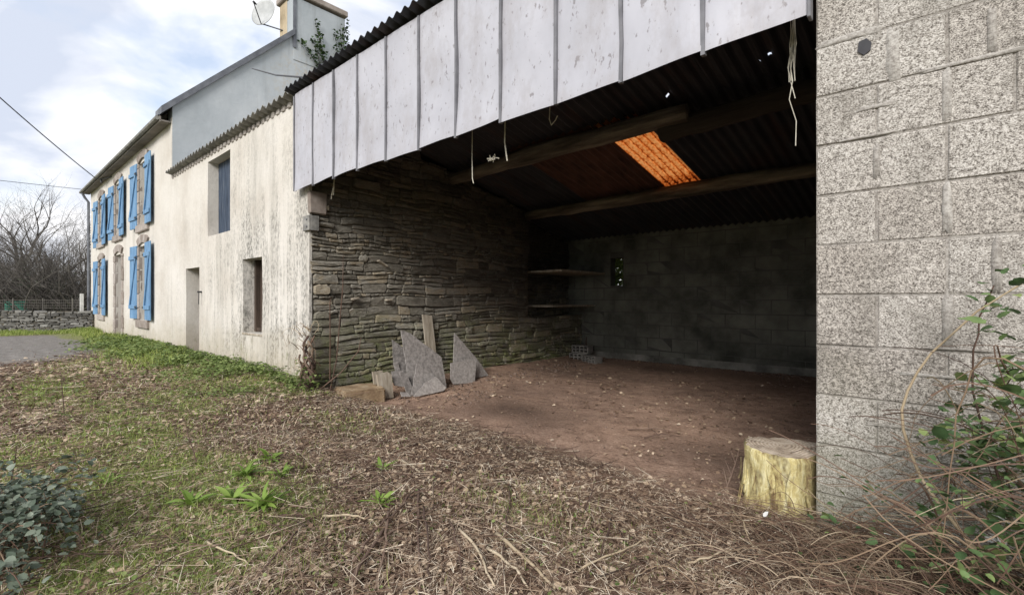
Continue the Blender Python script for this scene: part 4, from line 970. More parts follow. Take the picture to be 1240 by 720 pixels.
# ivy on the chimney: two climbing stems with leaves
for nm, lab, stems in (('ivy', 'thin forked ivy climbing the grey chimney cladding', [((-12.3, 6.30, 6.9), (-12.33, 6.02, 8.45)), ((-12.3, 6.28, 6.9), (-12.33, 6.15, 8.1)), ((-12.3, 6.25, 7.0), (-12.33, 5.62, 7.75)), ((-12.3, 6.2, 7.0), (-12.33, 5.96, 7.9))]),
                        ('ivy', 'dense ivy along the far edge of the grey chimney', [((-12.3, 6.78, 6.8), (-12.33, 6.72, 8.6)), ((-12.3, 6.82, 6.8), (-12.33, 6.86, 8.75)), ((-12.3, 6.65, 6.9), (-12.33, 6.58, 8.35)), ((-12.3, 6.85, 6.8), (-12.34, 6.90, 8.5))])):
    iv = empty(nm, stems[0][0], lab, 'ivy'); mb = MB(); pos = []
    for a_, b_ in stems:
        a_, b_ = Vector(a_), Vector(b_); pp = [a_.lerp(b_, t_/10)+Vector((0, random.uniform(-.02, .02), 0)) for t_ in range(11)]; mb.tube(pp, [.014-.001*i for i in range(11)], 5)
        for k in range(85): t_ = random.random(); p = a_.lerp(b_, t_); pos.append((p.x+random.uniform(.0, .08), p.y+random.gauss(0, .045), p.z+random.uniform(-.03, .03)))
    mb.build('stem', M['bark'], iv); pos = np.array(pos); n = len(pos); tv, tf = leaf_template('ivy')
    scatter('leaves', tv, tf, pos, U(0, 6.3, n), U(-1.2, .6, n), U(-.6, .6, n), U(.05, .085, n), M['ivy'], iv)
tv, tf = leaf_template('ivy'); n = 2600
pos = np.stack([U(HB[0]-.35, HB[1]+.35, n), U(YB+.17, YB+.75, n), U(HB[2]-.4, HB[3]+.5, n)], -1)
n = 5300; pos = np.concatenate([pos, np.stack([U(HB[0]-.9, HB[1]+.9, 2700), U(YB+.8, YB+1.3, 2700), U(HB[2]-.9, HB[3]+1.1, 2700)], -1)])
o = scatter('ivy', tv, tf, pos, U(0, 6.3, n), U(-1.4, 0, n), U(-.7, .7, n), U(.05, .10, n), M['weed'], None, None, label='ivy leaves filling the small opening in the back wall', cat='ivy')

# ------------------------------------------------------------------ far boundary wall, fence, trees
O3 = Vector((0, 0, 0)); RT = Vector((ca, sa, 0)); FW = Vector((-sa, ca, 0))
def cr_pt(px, depth, z): return FW*depth + RT*((px-620)/590*depth) + Vector((0, 0, z))
bwl = empty('boundary_wall', cr_pt(50, 17, 0), 'low dry stone boundary wall beyond the gravel drive', 'wall')
mb = MB(); z = -.15; side = []
def bpt(u, z_, d_): return FW*(16.9+d_)+RT*u+Vector((0, 0, z_))
ulo, uhi = (-260-620)/590*16.9, (112-620)/590*16.9
row = 0
while z < .72:
    h = random.choice([.045, .06, .075, .10]); u = ulo+random.uniform(0, .3)
    while u < uhi:
        w = random.uniform(.08, .34); e = min(u+w, uhi); dp = random.uniform(-.02, .035); g = .008; zz = z+.02*math.sin(u*1.3)+.03*mnoise.noise(Vector((u*.8, z, 0)))
        J = lambda: random.uniform(-.034, .034); a_, b_, c_, d_ = bpt(u+g+J(), zz+g+J()*.6, -dp), bpt(e-g+J(), zz+g+J()*.6, -dp), bpt(e-g-.02+J(), zz+h-g+J()*.6, -dp), bpt(u+g+.02+J(), zz+h-g+J()*.6, -dp)
        if zz+h < .80: mb.prism([a_, b_, c_, d_], FW, .38+dp)
        u = e
    z += h
mb.build('wall_stones', simple('lichened_stone', [(.15, (.035, .033, .03)), (.45, (.10, .096, .088)), (.75, (.20, .195, .18)), (.95, (.42, .41, .39))], 5, 5, .9, .5, .02, 18, coord='World', per=.5), bwl, kind='stuff')
mb = MB(); mb.prism([bpt(ulo, -.3, .04), bpt(uhi, -.3, .04), bpt(uhi, .70, .04), bpt(ulo, .70, .04)], FW, .28); mb.build('wall_core', M['joint'], bwl)
fe = empty('wire_fence', cr_pt(60, 17.5, .7), 'thin wire fence above the far boundary wall', 'fence')
for i in range(9):
    p = cr_pt(-200+36*i, 17.6, 0); mb = MB(); mb.tube([p+Vector((0, 0, .3)), p+Vector((0, 0, 1.16))], .025, 6); mb.build('post', M['bark'], fe)
mb = MB()
for z_ in (.80, .90, 1.0, 1.1): mb.tube([cr_pt(-200, 17.6, z_), cr_pt(100, 17.6, z_)], .006, 4)
for i in range(130): p = cr_pt(-200+300*i/130, 17.6, 0); mb.tube([p+Vector((0, 0, .78)), p+Vector((0, 0, 1.12))], .0035, 3, False)
mb.build('wire_mesh', M['bark'], fe)
p = cr_pt(99, 17.2, 0); mb = MB(); mb.box(-.05, .05, -.05, .05, .2, 1.32, .01); tag(mb.build('fence_post', M['fencewhite'], None, loc=(p.x, p.y, 0)), 'pale fence post near the far corner of the house', 'post')
p = cr_pt(19, 19.5, 0); mb = MB(); mb.box(-.33, .33, -.3, .3, .2, .98, .04); mb.box(-.36, .36, -.33, .33, .982, 1.04, .02); tag(mb.build('green_bin', M['greenplastic'], None, loc=(p.x, p.y, 0)), 'dark green bin behind the far wall', 'bin')

def grow_tree(x, y, h, seed, r0=.14, lean_=(0, 0), dens=1.0, lv=6, spread=.55, bushy=False):
    rr = random.Random(seed); tr = MB(); br = MB()
    def branch(p, d_, l, r_, depth):
        n_ = 4 if depth < 2 else 3; pts = [p]; rad = [r_]; q = p.copy(); dd = d_.copy()
        for i in range(n_):
            dd = (dd+Vector((rr.gauss(0, .16), rr.gauss(0, .16), rr.gauss(.05, .11)))).normalized(); q = q+dd*l/n_; pts.append(q.copy()); rad.append(r_*(1-.55*(i+1)/n_))
        (tr if depth == 0 else br).tube(pts, rad, 7 if depth == 0 else (5 if depth < 3 else 3), cap=depth < 2)
        if depth >= lv or r_ < .0035: return
        kids = rr.choice((3, 4)) if depth else rr.choice((4, 5))
        kids = max(2, int(kids*dens))
        for k in range(kids):
            t_ = rr.uniform(.35, 1) if k else 1.0; i = min(n_-1, int(t_*n_)); base_ = pts[i].lerp(pts[min(i+1, n_)], t_*n_-i if i < n_ else 1)
            ax = Vector((rr.gauss(0, 1), rr.gauss(0, 1), rr.gauss(0, .6))).normalized(); nd = (dd+ax*spread*(1.5 if k else .5)).normalized()
            if nd.z < -.15: nd.z = abs(nd.z)*.3
            branch(base_, nd, l*rr.uniform(.58, .8), rad[i]*rr.uniform(.5, .72), depth+1)
    z0 = gz(x, y)-.1
    if bushy:
        for k in range(bushy): branch(Vector((x+rr.gauss(0, .35), y+rr.gauss(0, .35), z0)), Vector((rr.gauss(0, .45), rr.gauss(0, .45), 1)).normalized(), h*.42, r0, 1)
    else: branch(Vector((x, y, z0)), Vector((lean_[0], lean_[1], 1)).normalized(), h*.36, r0, 0)
    return tr, br
trees = [(22, 24, 8.2, 1, .26, 'old bare oak with a dark forked trunk, nearest behind the far wall'), (-30, 27, 8.5, 2, .17, 'bare tree at the left edge of the picture'), (62, 30, 8.6, 3, .16, 'slim bare tree between the oak and the house'),
         (95, 33, 8.2, 4, .15, 'bare tree partly behind the house corner'), (45, 38, 9.2, 5, .15, 'taller pale bare tree further back'), (-90, 25, 8, 6, .16, 'bare tree out at the far left'), (8, 40, 9.5, 8, .15, 'distant bare tree seen through the old oak')]
for px, dp, h, sd, r0, lb in trees:
    p = cr_pt(px, dp, 0); t_, b_ = grow_tree(p.x, p.y, h, sd, r0)
    root = empty('bare_tree', (p.x, p.y, gz(p.x, p.y)), lb, 'tree'); t_.build('trunk', M['bark'], root, True); b_.build('crown', M['twigfar'], root, kind='stuff')
hd = MB()
for k in range(120):
    px = -190+k*2.55+random.uniform(-4, 4); p = cr_pt(px, random.uniform(20, 31), 0); _, b_ = grow_tree(p.x, p.y, random.uniform(2.8, 6.0), 100+k, .040, lv=4, bushy=5, spread=.7)
    hd.add(b_.v, b_.f)
tag(hd.build('undergrowth', M['twigfar'], None, kind='stuff'), 'tangle of bare brushwood behind the far wall', 'brushwood')
# evergreen patches low in the brushwood and a far hedge bank
tv, tf = leaf_template('oval'); cl = [(cr_pt(random.uniform(-180, 104), random.uniform(21, 34), random.uniform(.3, 2.0)), random.uniform(.3, .8)) for k in range(60)]
pos = np.concatenate([np.array(c_)[None]+rng.normal(0, r_*.5, (110, 3)) for c_, r_ in cl]); n = len(pos)
M['fargreen'] = island_mat('dull_evergreen', [(.1, (.03, .045, .03)), (.5, (.065, .085, .055)), (.9, (.13, .15, .10))], .7, .1)
tag(scatter('evergreen_shrubs', tv, tf, pos, U(0, 6.3, n), U(-1.2, .8, n), U(-1, 1, n), U(.08, .16, n), M['fargreen']), 'dull evergreen shrubs among the brushwood', 'shrubs')
gxh = np.linspace(-62, -30, 90); hv = []; 
mb = MB()
for i in range(110):
    px = -260+i*3.6; p = cr_pt(px, 44+random.uniform(-2, 3), 0); h_ = 2.9+.9*mnoise.noise(Vector((i*.13, 0, 0)))
    for k in range(26):
        q = p+Vector((random.gauss(0, .8), random.gauss(0, .8), random.uniform(0, h_))); s_ = random.uniform(.5, 1.1); a_ = random.uniform(0, 6.3)
        mb.tube([q, q+Vector((math.cos(a_)*s_, math.sin(a_)*s_, random.uniform(.2, 1)*s_))], [.03, .008], 3, False)
tag(mb.build('far_hedge', M['twigfar'], None, kind='stuff'), 'far bare hedge closing the view behind the trees', 'hedge')

# ------------------------------------------------------------------ ground litter, grass, weeds (stuff)
def cand(n, x0, x1, y0, y1): return U(x0, x1, n), U(y0, y1, n)
def near_pts(n, k=1.6, rmin=1.3, rmax=16):
    """points round the photographer's spot, thinning out with distance"""
    r_ = rmin*(rmax/rmin)**(U(0, 1, n)**(1/k)) ; a_ = U(R(-8), R(98), n); return -r_*np.sin(a_), r_*np.cos(a_)
def ok_mask(x, y):
    inside = (x > XW+.03) & (x < -.5) & (y < YB)
    pierb = (x > -.56) & (y > F-.03)
    front = (y < F-.02) & (x > -23)
    return (inside | front) & ~pierb
def ground_at(x, y): return ground_z(x, y)+.012*(fbm(x*9, y*9, 3)-.5)*(1-.4*dirt_m(x, y))
# straw: curved flat ribbon of three quads
def ribbon(seg=3, w=.5, curve=.12):
    v = []; 
    for i in range(seg+1):
        t_ = i/seg; ww = w*(1-.6*t_); v += [(-ww, t_-.5, curve*4*t_*(1-t_)), (ww, t_-.5, curve*4*t_*(1-t_))]
    f = [(2*i, 2*i+1, 2*i+3, 2*i+2) for i in range(seg)]
    return np.array(v), np.array(f)
def stick_t(seg=2, bend=.05):
    v = []
    for i in range(seg+1):
        t_ = i/seg; r_ = .5*(1-.5*t_); o_ = bend*math.sin(t_*3.1)
        v += [(r_*math.cos(a_)+o_*0, t_-.5, r_*math.sin(a_)) for a_ in (0, 2.09, 4.19)]
    v = np.array(v); v[:, 0] += 0
    f = [(3*i+k, 3*i+(k+1) % 3, 3*i+3+(k+1) % 3, 3*i+3+k) for i in range(seg) for k in range(3)]
    return v, np.array(f)
def put_straws(name, n, lmin, lmax, wmin, wmax, mat, dens, tilt=.22, stick=False, lift=.006, label=None, cat=None, wscale=True):
    x, y = near_pts(n*3); m_ = ok_mask(x, y) & (U(0, 1, 3*n) < dens(x, y)); x, y = x[m_][:n], y[m_][:n]; k = len(x); r_ = np.hypot(x, y)
    tv, tf = stick_t() if stick else ribbon()
    l = U(lmin, lmax, k)*(U(0, 1, k)**1.5*.8+.4); fat = np.clip(r_/3.5, 1, 3) if wscale else 1
    w = U(wmin, wmax, k)*fat; s3 = np.stack([w, l*np.clip(r_/5, 1, 1.6), w if stick else l], -1)
    yaw = rng.normal(.9, 1.2, k); pit = rng.normal(0, tilt, k)
    z_ = ground_at(x, y)+lift*U(.2, 3.5, k)+np.abs(np.sin(pit))*l*.42
    return scatter(name, tv, tf, np.stack([x, y, z_], -1), yaw, pit, U(-.6, .6, k), np.ones(k), mat, sxyz=s3, label=label, cat=cat)
lit_d = lambda x, y: np.clip((1-dirt_m(x, y))*(1-.55*green_m(x, y))*(1-gravel_m(x, y))*(.25+1.2*fbm(x*2.3+4, y*2.3+8)), 0, 1)
lit_d2 = lambda x, y: np.clip(lit_d(x, y)+.05*dirt_m(x, y)*(fbm(x*2, y*2) > .5), 0, 1)
put_straws('dry_straw', 60000, .02, .12, .0010, .0028, M['straw'], lit_d, label='dry straw and cut stalks strewn over the ground', cat='straw')
put_straws('fine_twigs', 26000, .04, .20, .0014, .0038, M['twig'], lambda x, y: np.clip(lit_d(x, y)*(.1+1.6*(fbm(x*1.7+40, y*1.7+3)-.25)), 0, 1), .12, True, .008, label='fine dark twigs scattered over the ground', cat='twigs')
put_straws('reddish_stalks', 4200, .10, .38, .0014, .003, M['cane'], lambda x, y: lit_d(x, y)*.8, .2, True, .012, label='cut reddish bramble stalks on the ground', cat='stalks')
tv, tf = leaf_template('oval')
def put_leaves(name, n, smin, smax, mat, dens, label, cat, pit=(-.5, .5), lift=.01):
    x, y = near_pts(n*3); m_ = ok_mask(x, y) & (U(0, 1, 3*n) < dens(x, y)); x, y = x[m_][:n], y[m_][:n]; k = len(x); r_ = np.hypot(x, y)
    s_ = U(smin, smax, k)*np.clip(r_/4, 1, 2.2); z_ = ground_at(x, y)+lift*U(.2, 2, k)
    return scatter(name, tv, tf, np.stack([x, y, z_], -1), U(0, 6.3, k), U(*pit, k), U(-.6, .6, k), s_, mat, label=label, cat=cat)
put_leaves('dead_leaves', 48000, .008, .034, M['litter'], lambda x, y: np.clip(lit_d(x, y)+.09*dirt_m(x, y)*(fbm(x*1.6+5, y*1.6) > .55)+.012*dirt_m(x, y), 0, 1), 'brown dead leaves and chips carpeting the ground', 'leaf litter')
put_leaves('clover_weeds', 24000, .009, .022, M['weed'], lambda x, y: np.clip(.10*lit_d(x, y)*(fbm(x*3+9, y*3+2) > .45)+.75*green_m(x, y)*(1-dirt_m(x, y)), 0, 1)*(1-gravel_m(x, y)), 'small leafy ground weeds in green patches', 'weeds', (-.2, .8), .014)
# pebbles / clods on the bare soil
ic = bmesh.new(); bmesh.ops.create_icosphere(ic, subdivisions=1, radius=.5); pv = np.array([tuple(v_.co) for v_ in ic.verts]); pf = np.array([[v_.index for v_ in f_.verts] for f_ in ic.faces]); ic.free()
pv = pv*(1+.35*(rng.random((len(pv), 1))-.5))
n = 2600; x, y = near_pts(n*4, 2.2); m_ = ok_mask(x, y) & (U(0, 1, 4*n) < .9*dirt_m(x, y)*(.1+1.8*np.clip(fbm(x*2+70, y*2)-.35, 0, 1))+.06*(1-dirt_m(x, y))+.5*gravel_m(x, y)); x, y = x[m_][:n], y[m_][:n]; k = len(x)
s_ = U(.005, .024, k)*U(.4, 1.3, k)
scatter('pebbles', pv, pf, np.stack([x, y, ground_at(x, y)+s_*.15], -1), U(0, 6.3, k), U(-.4, .4, k), U(-.4, .4, k), s_, M['pebble'], label='small stones and clods on the bare soil', cat='pebbles')
n = 500; x = -5.75+np.abs(rng.normal(0, .35, n)); y = U(3.4, YB-.1, n); s_ = U(.02, .07, n)*U(.4, 1.2, n)
x2 = U(-5.9, -.6, 300); y2 = YB-.08-np.abs(rng.normal(0, .15, 300)); x = np.r_[x, x2, U(-4.9, -4.2, 120)]; y = np.r_[y, y2, U(4.0, 4.7, 120)]; s_ = np.r_[s_, U(.02, .05, 300), U(.01, .05, 120)]; k = len(x)
scatter('rubble', pv, pf, np.stack([x, y, ground_at(x, y)+s_*.1], -1), U(0, 6.3, k), U(-.5, .5, k), U(-.5, .5, k), s_, M['pebble'], sxyz=np.stack([U(.7, 1.4, k), U(.6, 1, k), U(.4, .8, k)], -1), label='fallen rubble along the foot of the stone wall', cat='rubble')
# grass tufts
gvt = np.array([(-.5, 0, 0), (.5, 0, 0), (-.38, .12, .5), (.38, .12, .5), (-.2, .42, .85), (.2, .42, .85), (0, .8, 1.0), (0.02, .8, 1.0)]); gft = np.array([(0, 1, 3, 2), (2, 3, 5, 4), (4, 5, 7, 6)])
def put_grass(name, n, hmin, hmax, mat, dens, label, k_=1.5):
    x, y = near_pts(n*3, k_, 1.3, 24); m_ = ok_mask(x, y) & (U(0, 1, 3*n) < dens(x, y)); x, y = x[m_][:n], y[m_][:n]; k = len(x); r_ = np.hypot(x, y)
    h = U(hmin, hmax, k)*U(.5, 1.2, k)*(.55+.8*fbm(x*2, y*2)); w = U(.0016, .0034, k)*np.clip(r_/2.6, 1, 6)
    return scatter(name, gvt, gft, np.stack([x, y, ground_at(x, y)-.003], -1), U(0, 6.3, k), U(-.45, .35, k), U(-.3, .3, k), np.ones(k), mat, sxyz=np.stack([w, h, h], -1), label=label, cat='grass')
put_grass('grass', 95000, .02, .065, M['grass'], lambda x, y: np.clip(green_m(x, y)*1.1, 0, 1)*(1-dirt_m(x, y))*(1-gravel_m(x, y)), 'short green grass along the house and in patches')
put_grass('thin_grass', 7000, .03, .10, M['straw'], lambda x, y: np.clip(lit_d(x, y)*.5, 0, 1), 'thin pale dry grass blades among the litter')
# leafy strip against the house wall, and far verge
n = 15000; x = -6.0-U(0, 1, n)**1.2*11.0; y = F-.03-np.abs(rng.normal(0, .42, n))*(.7+.9*fbm(x*1.3, x*0+3.)); keep = fbm(x*2.1+3, y*2.1) > .40+.16*np.clip((F-y)-.25, 0, 1); x, y = x[keep], y[keep]; k = len(x)
hz = .02+.11*U(0, 1, k)*np.clip(1.6-(F-y)*.9, .2, 1)*fbm(x*3, y*3)*1.6
scatter('leafy_strip', tv, tf, np.stack([x, y, ground_at(x, y)+hz], -1), U(0, 6.3, k), U(-.5, .6, k), U(-.5, .5, k), U(.02, .045, k)*np.clip(np.hypot(x, y)/7, 1, 1.8), M['weed'], label='low leafy weeds along the foot of the cream wall', cat='weeds')
n = 14000; x = U(-23, -9.5, n); y = F-.03-np.abs(rng.normal(0, .5, n)); h = U(.05, .17, n)*U(.5, 1.1, n); w = U(.008, .016, n)
x = np.r_[x, U(-24, -21.3, 5000)]; y = np.r_[y, U(.2, 2.8, 5000)]; h = np.r_[h, U(.05, .14, 5000)]; w = np.r_[w, U(.01, .018, 5000)]; k = len(x)
keep = (fbm(x*1.4+8, y*1.4) > .42) & (U(0, 1, k) > gravel_m(x, y)); x, y, h, w = x[keep], y[keep], h[keep], w[keep]; k = len(x)
scatter('verge_grass', gvt, gft, np.stack([x, y, ground_at(x, y)], -1), U(0, 6.3, k), U(-.4, .4, k), U(-.3, .3, k), np.ones(k), M['grass'], sxyz=np.stack([w, h, h], -1), label='bright grass verge by the dwelling and beyond the drive', cat='grass')

# ------------------------------------------------------------------ individual weeds
def long_leaf_mesh(nm, w=.11):
    v = []; f = []
    for i in range(7):
        t_ = i/6; ww = w*math.sin(math.pi*min(1, .12+t_*.88))**.7*(1 if i < 6 else 0)+.004; zz = .55*t_-.62*t_*t_
        v += [(-ww, t_, zz+.05*ww*4), (0, t_, zz), (ww, t_, zz+.05*ww*4)]
    for i in range(6): f += [(3*i, 3*i+1, 3*i+4, 3*i+3), (3*i+1, 3*i+2, 3*i+5, 3*i+4)]
    me = bpy.data.meshes.new(nm); me.from_pydata(v, [], f); me.shade_smooth(); me.materials.append(M['broad']); return me
LM = [long_leaf_mesh('leaf', w) for w in (.06, .085, .11)]
def rosette(x, y, n, lmin, lmax, label):
    z_ = float(ground_at(np.array([x]), np.array([y]))[0]); root = empty('weed_plant', (x, y, z_), label, 'weed')
    for i in range(int(n*1.6)):
        o = bpy.data.objects.new('leaf', random.choice(LM)); COL.objects.link(o); o.parent = root
        s_ = random.uniform(lmin, lmax)*1.15; o.scale = (s_, s_, s_*random.uniform(.6, 1.2)); o.rotation_euler = (random.uniform(.05, .95), random.uniform(-.4, .4), i*2.4+random.uniform(-.4, .4)); o.location = (random.uniform(-.015, .015), random.uniform(-.015, .015), .004)
rosette(-2.66, 1.02, 24, .07, .15, 'bright green rosette with the longest strap leaves, left foreground')
rosette(-2.86, .94, 18, .06, .12, 'leafy weed just left of the brightest rosette')
rosette(-3.20, 1.12, 20, .07, .13, 'leafy weed behind the brightest rosette')
rosette(-3.42, 1.34, 14, .06, .11, 'smaller weed furthest back of the left cluster')
rosette(-2.98, .78, 14, .06, .11, 'weed at the lower left of the left cluster')
rosette(-3.05, 1.28, 12, .05, .10, 'weed half buried in straw at the right of the left cluster')
rosette(-2.25, 1.46, 16, .05, .11, 'small bright green weed alone among brown twigs, centre left')
rosette(-2.70, 1.76, 11, .04, .10, 'small weed tuft beside a pale cane')
rosette(-1.98, 1.95, 7, .02, .045, 'tiny green seedling among the litter')
rosette(-3.75, .55, 12, .05, .10, 'pale weed at the far left in the mossy patch')
# brushwood pieces, larger than the fine litter
put_straws('brushwood', 2300, .15, .50, .0035, .0075, M['twig'], lambda x, y: np.clip(lit_d(x, y)*1.4*(fbm(x*1.1+20, y*1.1+60) > .44)+.01, 0, 1)*(x > -9), .06, True, .016, label='dark dead sticks lying in drifts over the ground', cat='brushwood', wscale=False)
put_straws('pale_stalks', 1300, .10, .34, .002, .0042, M['straw'], lambda x, y: lit_d(x, y), .07, True, .02, label='pale dead stalks lying over the litter', cat='stalks', wscale=False)
put_straws('broken_canes', 900, .15, .5, .002, .005, M['cane'], lambda x, y: lit_d(x, y), .10, True, .02, label='reddish broken canes lying over the litter', cat='canes', wscale=False)
# sticks
def stick(pts, r_, label, mat='stick'):
    P_ = []
    for i in range(len(pts)-1):
        a_, b_ = Vector(pts[i]), Vector(pts[i+1]); 
        for k in range(5): t_ = k/5; P_.append(a_.lerp(b_, t_)+Vector((random.gauss(0, .004), random.gauss(0, .004), random.gauss(0, .003))))
    P_.append(Vector(pts[-1])); P_ = [Vector((p.x, p.y, gz(p.x, p.y)+p.z)) for p in P_]
    mb = MB(); mb.tube(P_, [r_*(1-.5*i/len(P_)) for i in range(len(P_))], 6); tag(mb.build('stick', M[mat], None, True), label, 'stick')
G0 = lambda px, py, h=.015: (lambda p: (p.x, p.y, h))(on_plane(px, py, (0, 0, 0), (0, 0, 1)))
stick([G0(507, 600, .03), G0(506, 650, .02), G0(508, 718, .02)], .008, 'straight brown stick pointing towards the camera in the centre foreground')
stick([G0(618, 590, .02), G0(612, 650, .03), G0(608, 715, .02)], .006, 'thin brown stick upright in the picture right of the straight one')
stick([G0(600, 655, .03), G0(640, 690, .03), G0(672, 719, .02)], .009, 'pale split cane running towards the bottom edge', 'stickpale')
stick([G0(590, 672, .02), G0(625, 700, .03), G0(640, 719, .02)], .007, 'shorter pale cane beside the split one', 'stickpale')
stick([G0(488, 562, .02), G0(508, 577, .02)], .010, 'short pale stick near the small tuft', 'stickpale')
stick([G0(390, 633, .02), G0(420, 634, .03), G0(452, 637, .02)], .007, 'level pale cane in the left foreground', 'stickpale')
stick([G0(428, 719, .05), G0(470, 640, .03), G0(500, 605, .04)], .009, 'dark bent branch at the left of the centre foreground')
stick([G0(430, 690, .03), G0(460, 650, .05), G0(478, 628, .05)], .007, 'dark thin branch crossing the bent one')
stick([G0(335, 632, .02), G0(365, 633, .02), G0(385, 645, .01)], .008, 'dark crooked twig beside the green weeds')
stick([G0(598, 672, .01), G0(640, 655, .02), G0(668, 643, .03)], .006, 'pale twig lying crosswise in the centre', 'stickpale')
stick([G0(882, 620, .02), G0(900, 660, .10), G0(920, 705, .05)], .004, 'thin arched stalk at the foot of the stump', 'stickpale')
for (px, py, h, lb) in ((708, 620, .16, 'thin upright stalk in the litter, right of centre'), (876, 590, .30, 'tall thin stalk left of the stump'), (238, 560, .28, 'bare sapling shoot in the left middle ground'), (78, 505, .42, 'leaning bare shoot at the far left'), (12, 592, .25, 'dark shoot at the left edge'), (270, 480, .18, 'short shoot before the cream wall')):
    p = on_plane(px, py, (0, 0, 0), (0, 0, 1)); z_ = gz(p.x, p.y); ln = random.uniform(-.3, .3); mb = MB(); q = Vector((p.x, p.y, z_)); pts = [q+Vector((ln*h*t_, ln*.6*h*t_, h*t_+.01*math.sin(t_*7))) for t_ in (0, .25, .5, .75, 1)]
    mb.tube(pts, [.005, .0045, .004, .003, .0015], 5)
    for k in (1, 2, 3): a_ = random.uniform(0, 6.3); mb.tube([pts[k], pts[k]+Vector((math.cos(a_)*.2, math.sin(a_)*.2, .25))*h], [.0025, .001], 4)
    tag(mb.build('shoot', M['stick'], None), lb, 'shoot')
# a few twigs on the shed floor
for (x, y, l, a_, lb) in ((-2.35, 4.3, .5, .5, 'forked twig on the shed floor, right side'), (-2.1, 4.15, .35, .9, 'thin twig next to the forked one on the shed floor'), (-4.2, 6.4, .5, .2, 'twig on the shed floor towards the back wall')):
    mb = MB(); z_ = gz(x, y)+.015; d_ = Vector((math.cos(a_), math.sin(a_), 0))*l; p = Vector((x, y, z_)); mb.tube([p, p+d_*.5+Vector((0, 0, .03)), p+d_], [.007, .006, .003], 5); mb.tube([p+d_*.4+Vector((0, 0, .02)), p+d_*.4+Vector((-d_.y, d_.x, .1))*.4], [.004, .002], 4)
    tag(mb.build('floor_twig', M['stick'], None), lb, 'twig')

# ------------------------------------------------------------------ dead vine at the house corner
vn = empty('dead_vine', (-5.98, 2.72, -.02), 'knotted dead vine stump with wiry shoots at the corner of the rubble wall', 'vine')
mb = MB()
for k in range(12):
    a_ = random.uniform(0, 6.3); pts = []; x0 = -5.93+random.gauss(0, .04); y0 = 2.80+random.gauss(0, .05); h = random.uniform(.35, .78)
    for i in range(9): t_ = i/8; pts.append((x0+.05*math.sin(t_*9+a_)+.04*t_, y0+.05*math.cos(t_*8+a_), -.08+h*t_))
    mb.tube(pts, [random.uniform(.014, .028)*(1-.5*i/8) for i in range(9)], 6)
mb.build('stump', M['stick'], vn, True)
for k in range(42):
    a_ = random.uniform(0, 6.3); x0, y0, z0 = -5.93+random.gauss(0, .06), 2.80+random.gauss(0, .06), random.uniform(0, .75); l = random.uniform(.15, .5); pts = []
    for i in range(8): t_ = i/7; pts.append((x0+math.cos(a_)*l*t_*.6+.03*math.sin(t_*6+k), y0-abs(math.sin(a_))*l*t_*.5, z0+l*(.7*t_-random.uniform(.3, .9)*t_*t_)))
    mb = MB(); mb.tube(pts, [.005*(1-.7*i/7) for i in range(8)], 4); mb.build('shoot', M['cane' if k % 3 else 'stickpale'], vn)
for pts in ([(-5.80, 3.02, .1), (-5.85, 3.05, .6), (-5.84, 3.04, 1.05), (-5.86, 3.06, 1.12)], [(-5.75, 2.98, -.1), (-5.78, 3.1, .35), (-5.8, 3.15, .8), (-5.9, 3.25, 1.25), (-5.98, 3.3, 1.7)], [(-5.8, 2.9, 0), (-5.66, 3.1, .2), (-5.6, 3.3, .45), (-5.62, 3.35, .62)]):
    mb = MB(); mb.tube(pts, [.009]+[.007]*(len(pts)-2)+[.003], 5); mb.build('long_shoot', M['cane'], vn)
tvi, tfi = leaf_template('ivy'); n = 240; pos = np.stack([rng.normal(-5.93, .12, n), rng.normal(2.72, .10, n), np.abs(rng.normal(0, .16, n))], -1)
scatter('leaves', tvi, tfi, pos, U(0, 6.3, n), U(-.8, .6, n), U(-.5, .5, n), U(.025, .05, n), M['weed'], vn)

# ------------------------------------------------------------------ bramble at the right, dead tangle, bush at the left
def bez(p0, p1, p2, p3, n=14):
    return [p0*(1-t)**3+p1*3*t*(1-t)**2+p2*3*t*t*(1-t)+p3*t**3 for t in [i/n for i in range(n+1)]]
def bramble_leaf_mesh(nm, mat, w=.42, seedv=0):
    rr = random.Random(seedv); v = []; f = []; n = 9
    for i in range(n):
        t_ = i/(n-1); ww = w*math.sin(math.pi*t_**.8)**.75 if 0 < i < n-1 else .0; ww *= 1+(.13 if i % 2 else -.06); ys = t_
        z_ = -.30*t_*t_+.03*rr.uniform(-1, 1)
        v += [(-ww, ys-.05*(i % 2), z_+.16*ww), (-ww*.5, ys, z_+.0*ww), (0, ys, z_-.03), (ww*.5, ys, z_), (ww, ys-.05*(i % 2), z_+.16*ww)]
    for i in range(n-1):
        for k in range(4): f.append((5*i+k, 5*i+k+1, 5*i+k+6, 5*i+k+5))
    me = bpy.data.meshes.new(nm); me.from_pydata(v, [], f); me.validate(); me.shade_smooth(); me.materials.append(mat); return me
BL = [bramble_leaf_mesh('leaf', M['bramble'], w, i) for i, w in enumerate((.30, .36, .42, .46))]
bb = empty('bramble_bush', (.25, 2.3, 0), 'living bramble with green toothed leaves against the block pier at the right', 'bramble')
canes = []
def cane_(pts, r_, mat='cane', parent=bb, name='cane'):
    mb = MB(); m_ = len(pts); mb.tube(pts, [r_*(1-.65*i/m_) for i in range(m_)], 5); o = mb.build(name, M[mat], parent, True); return o
V3 = Vector
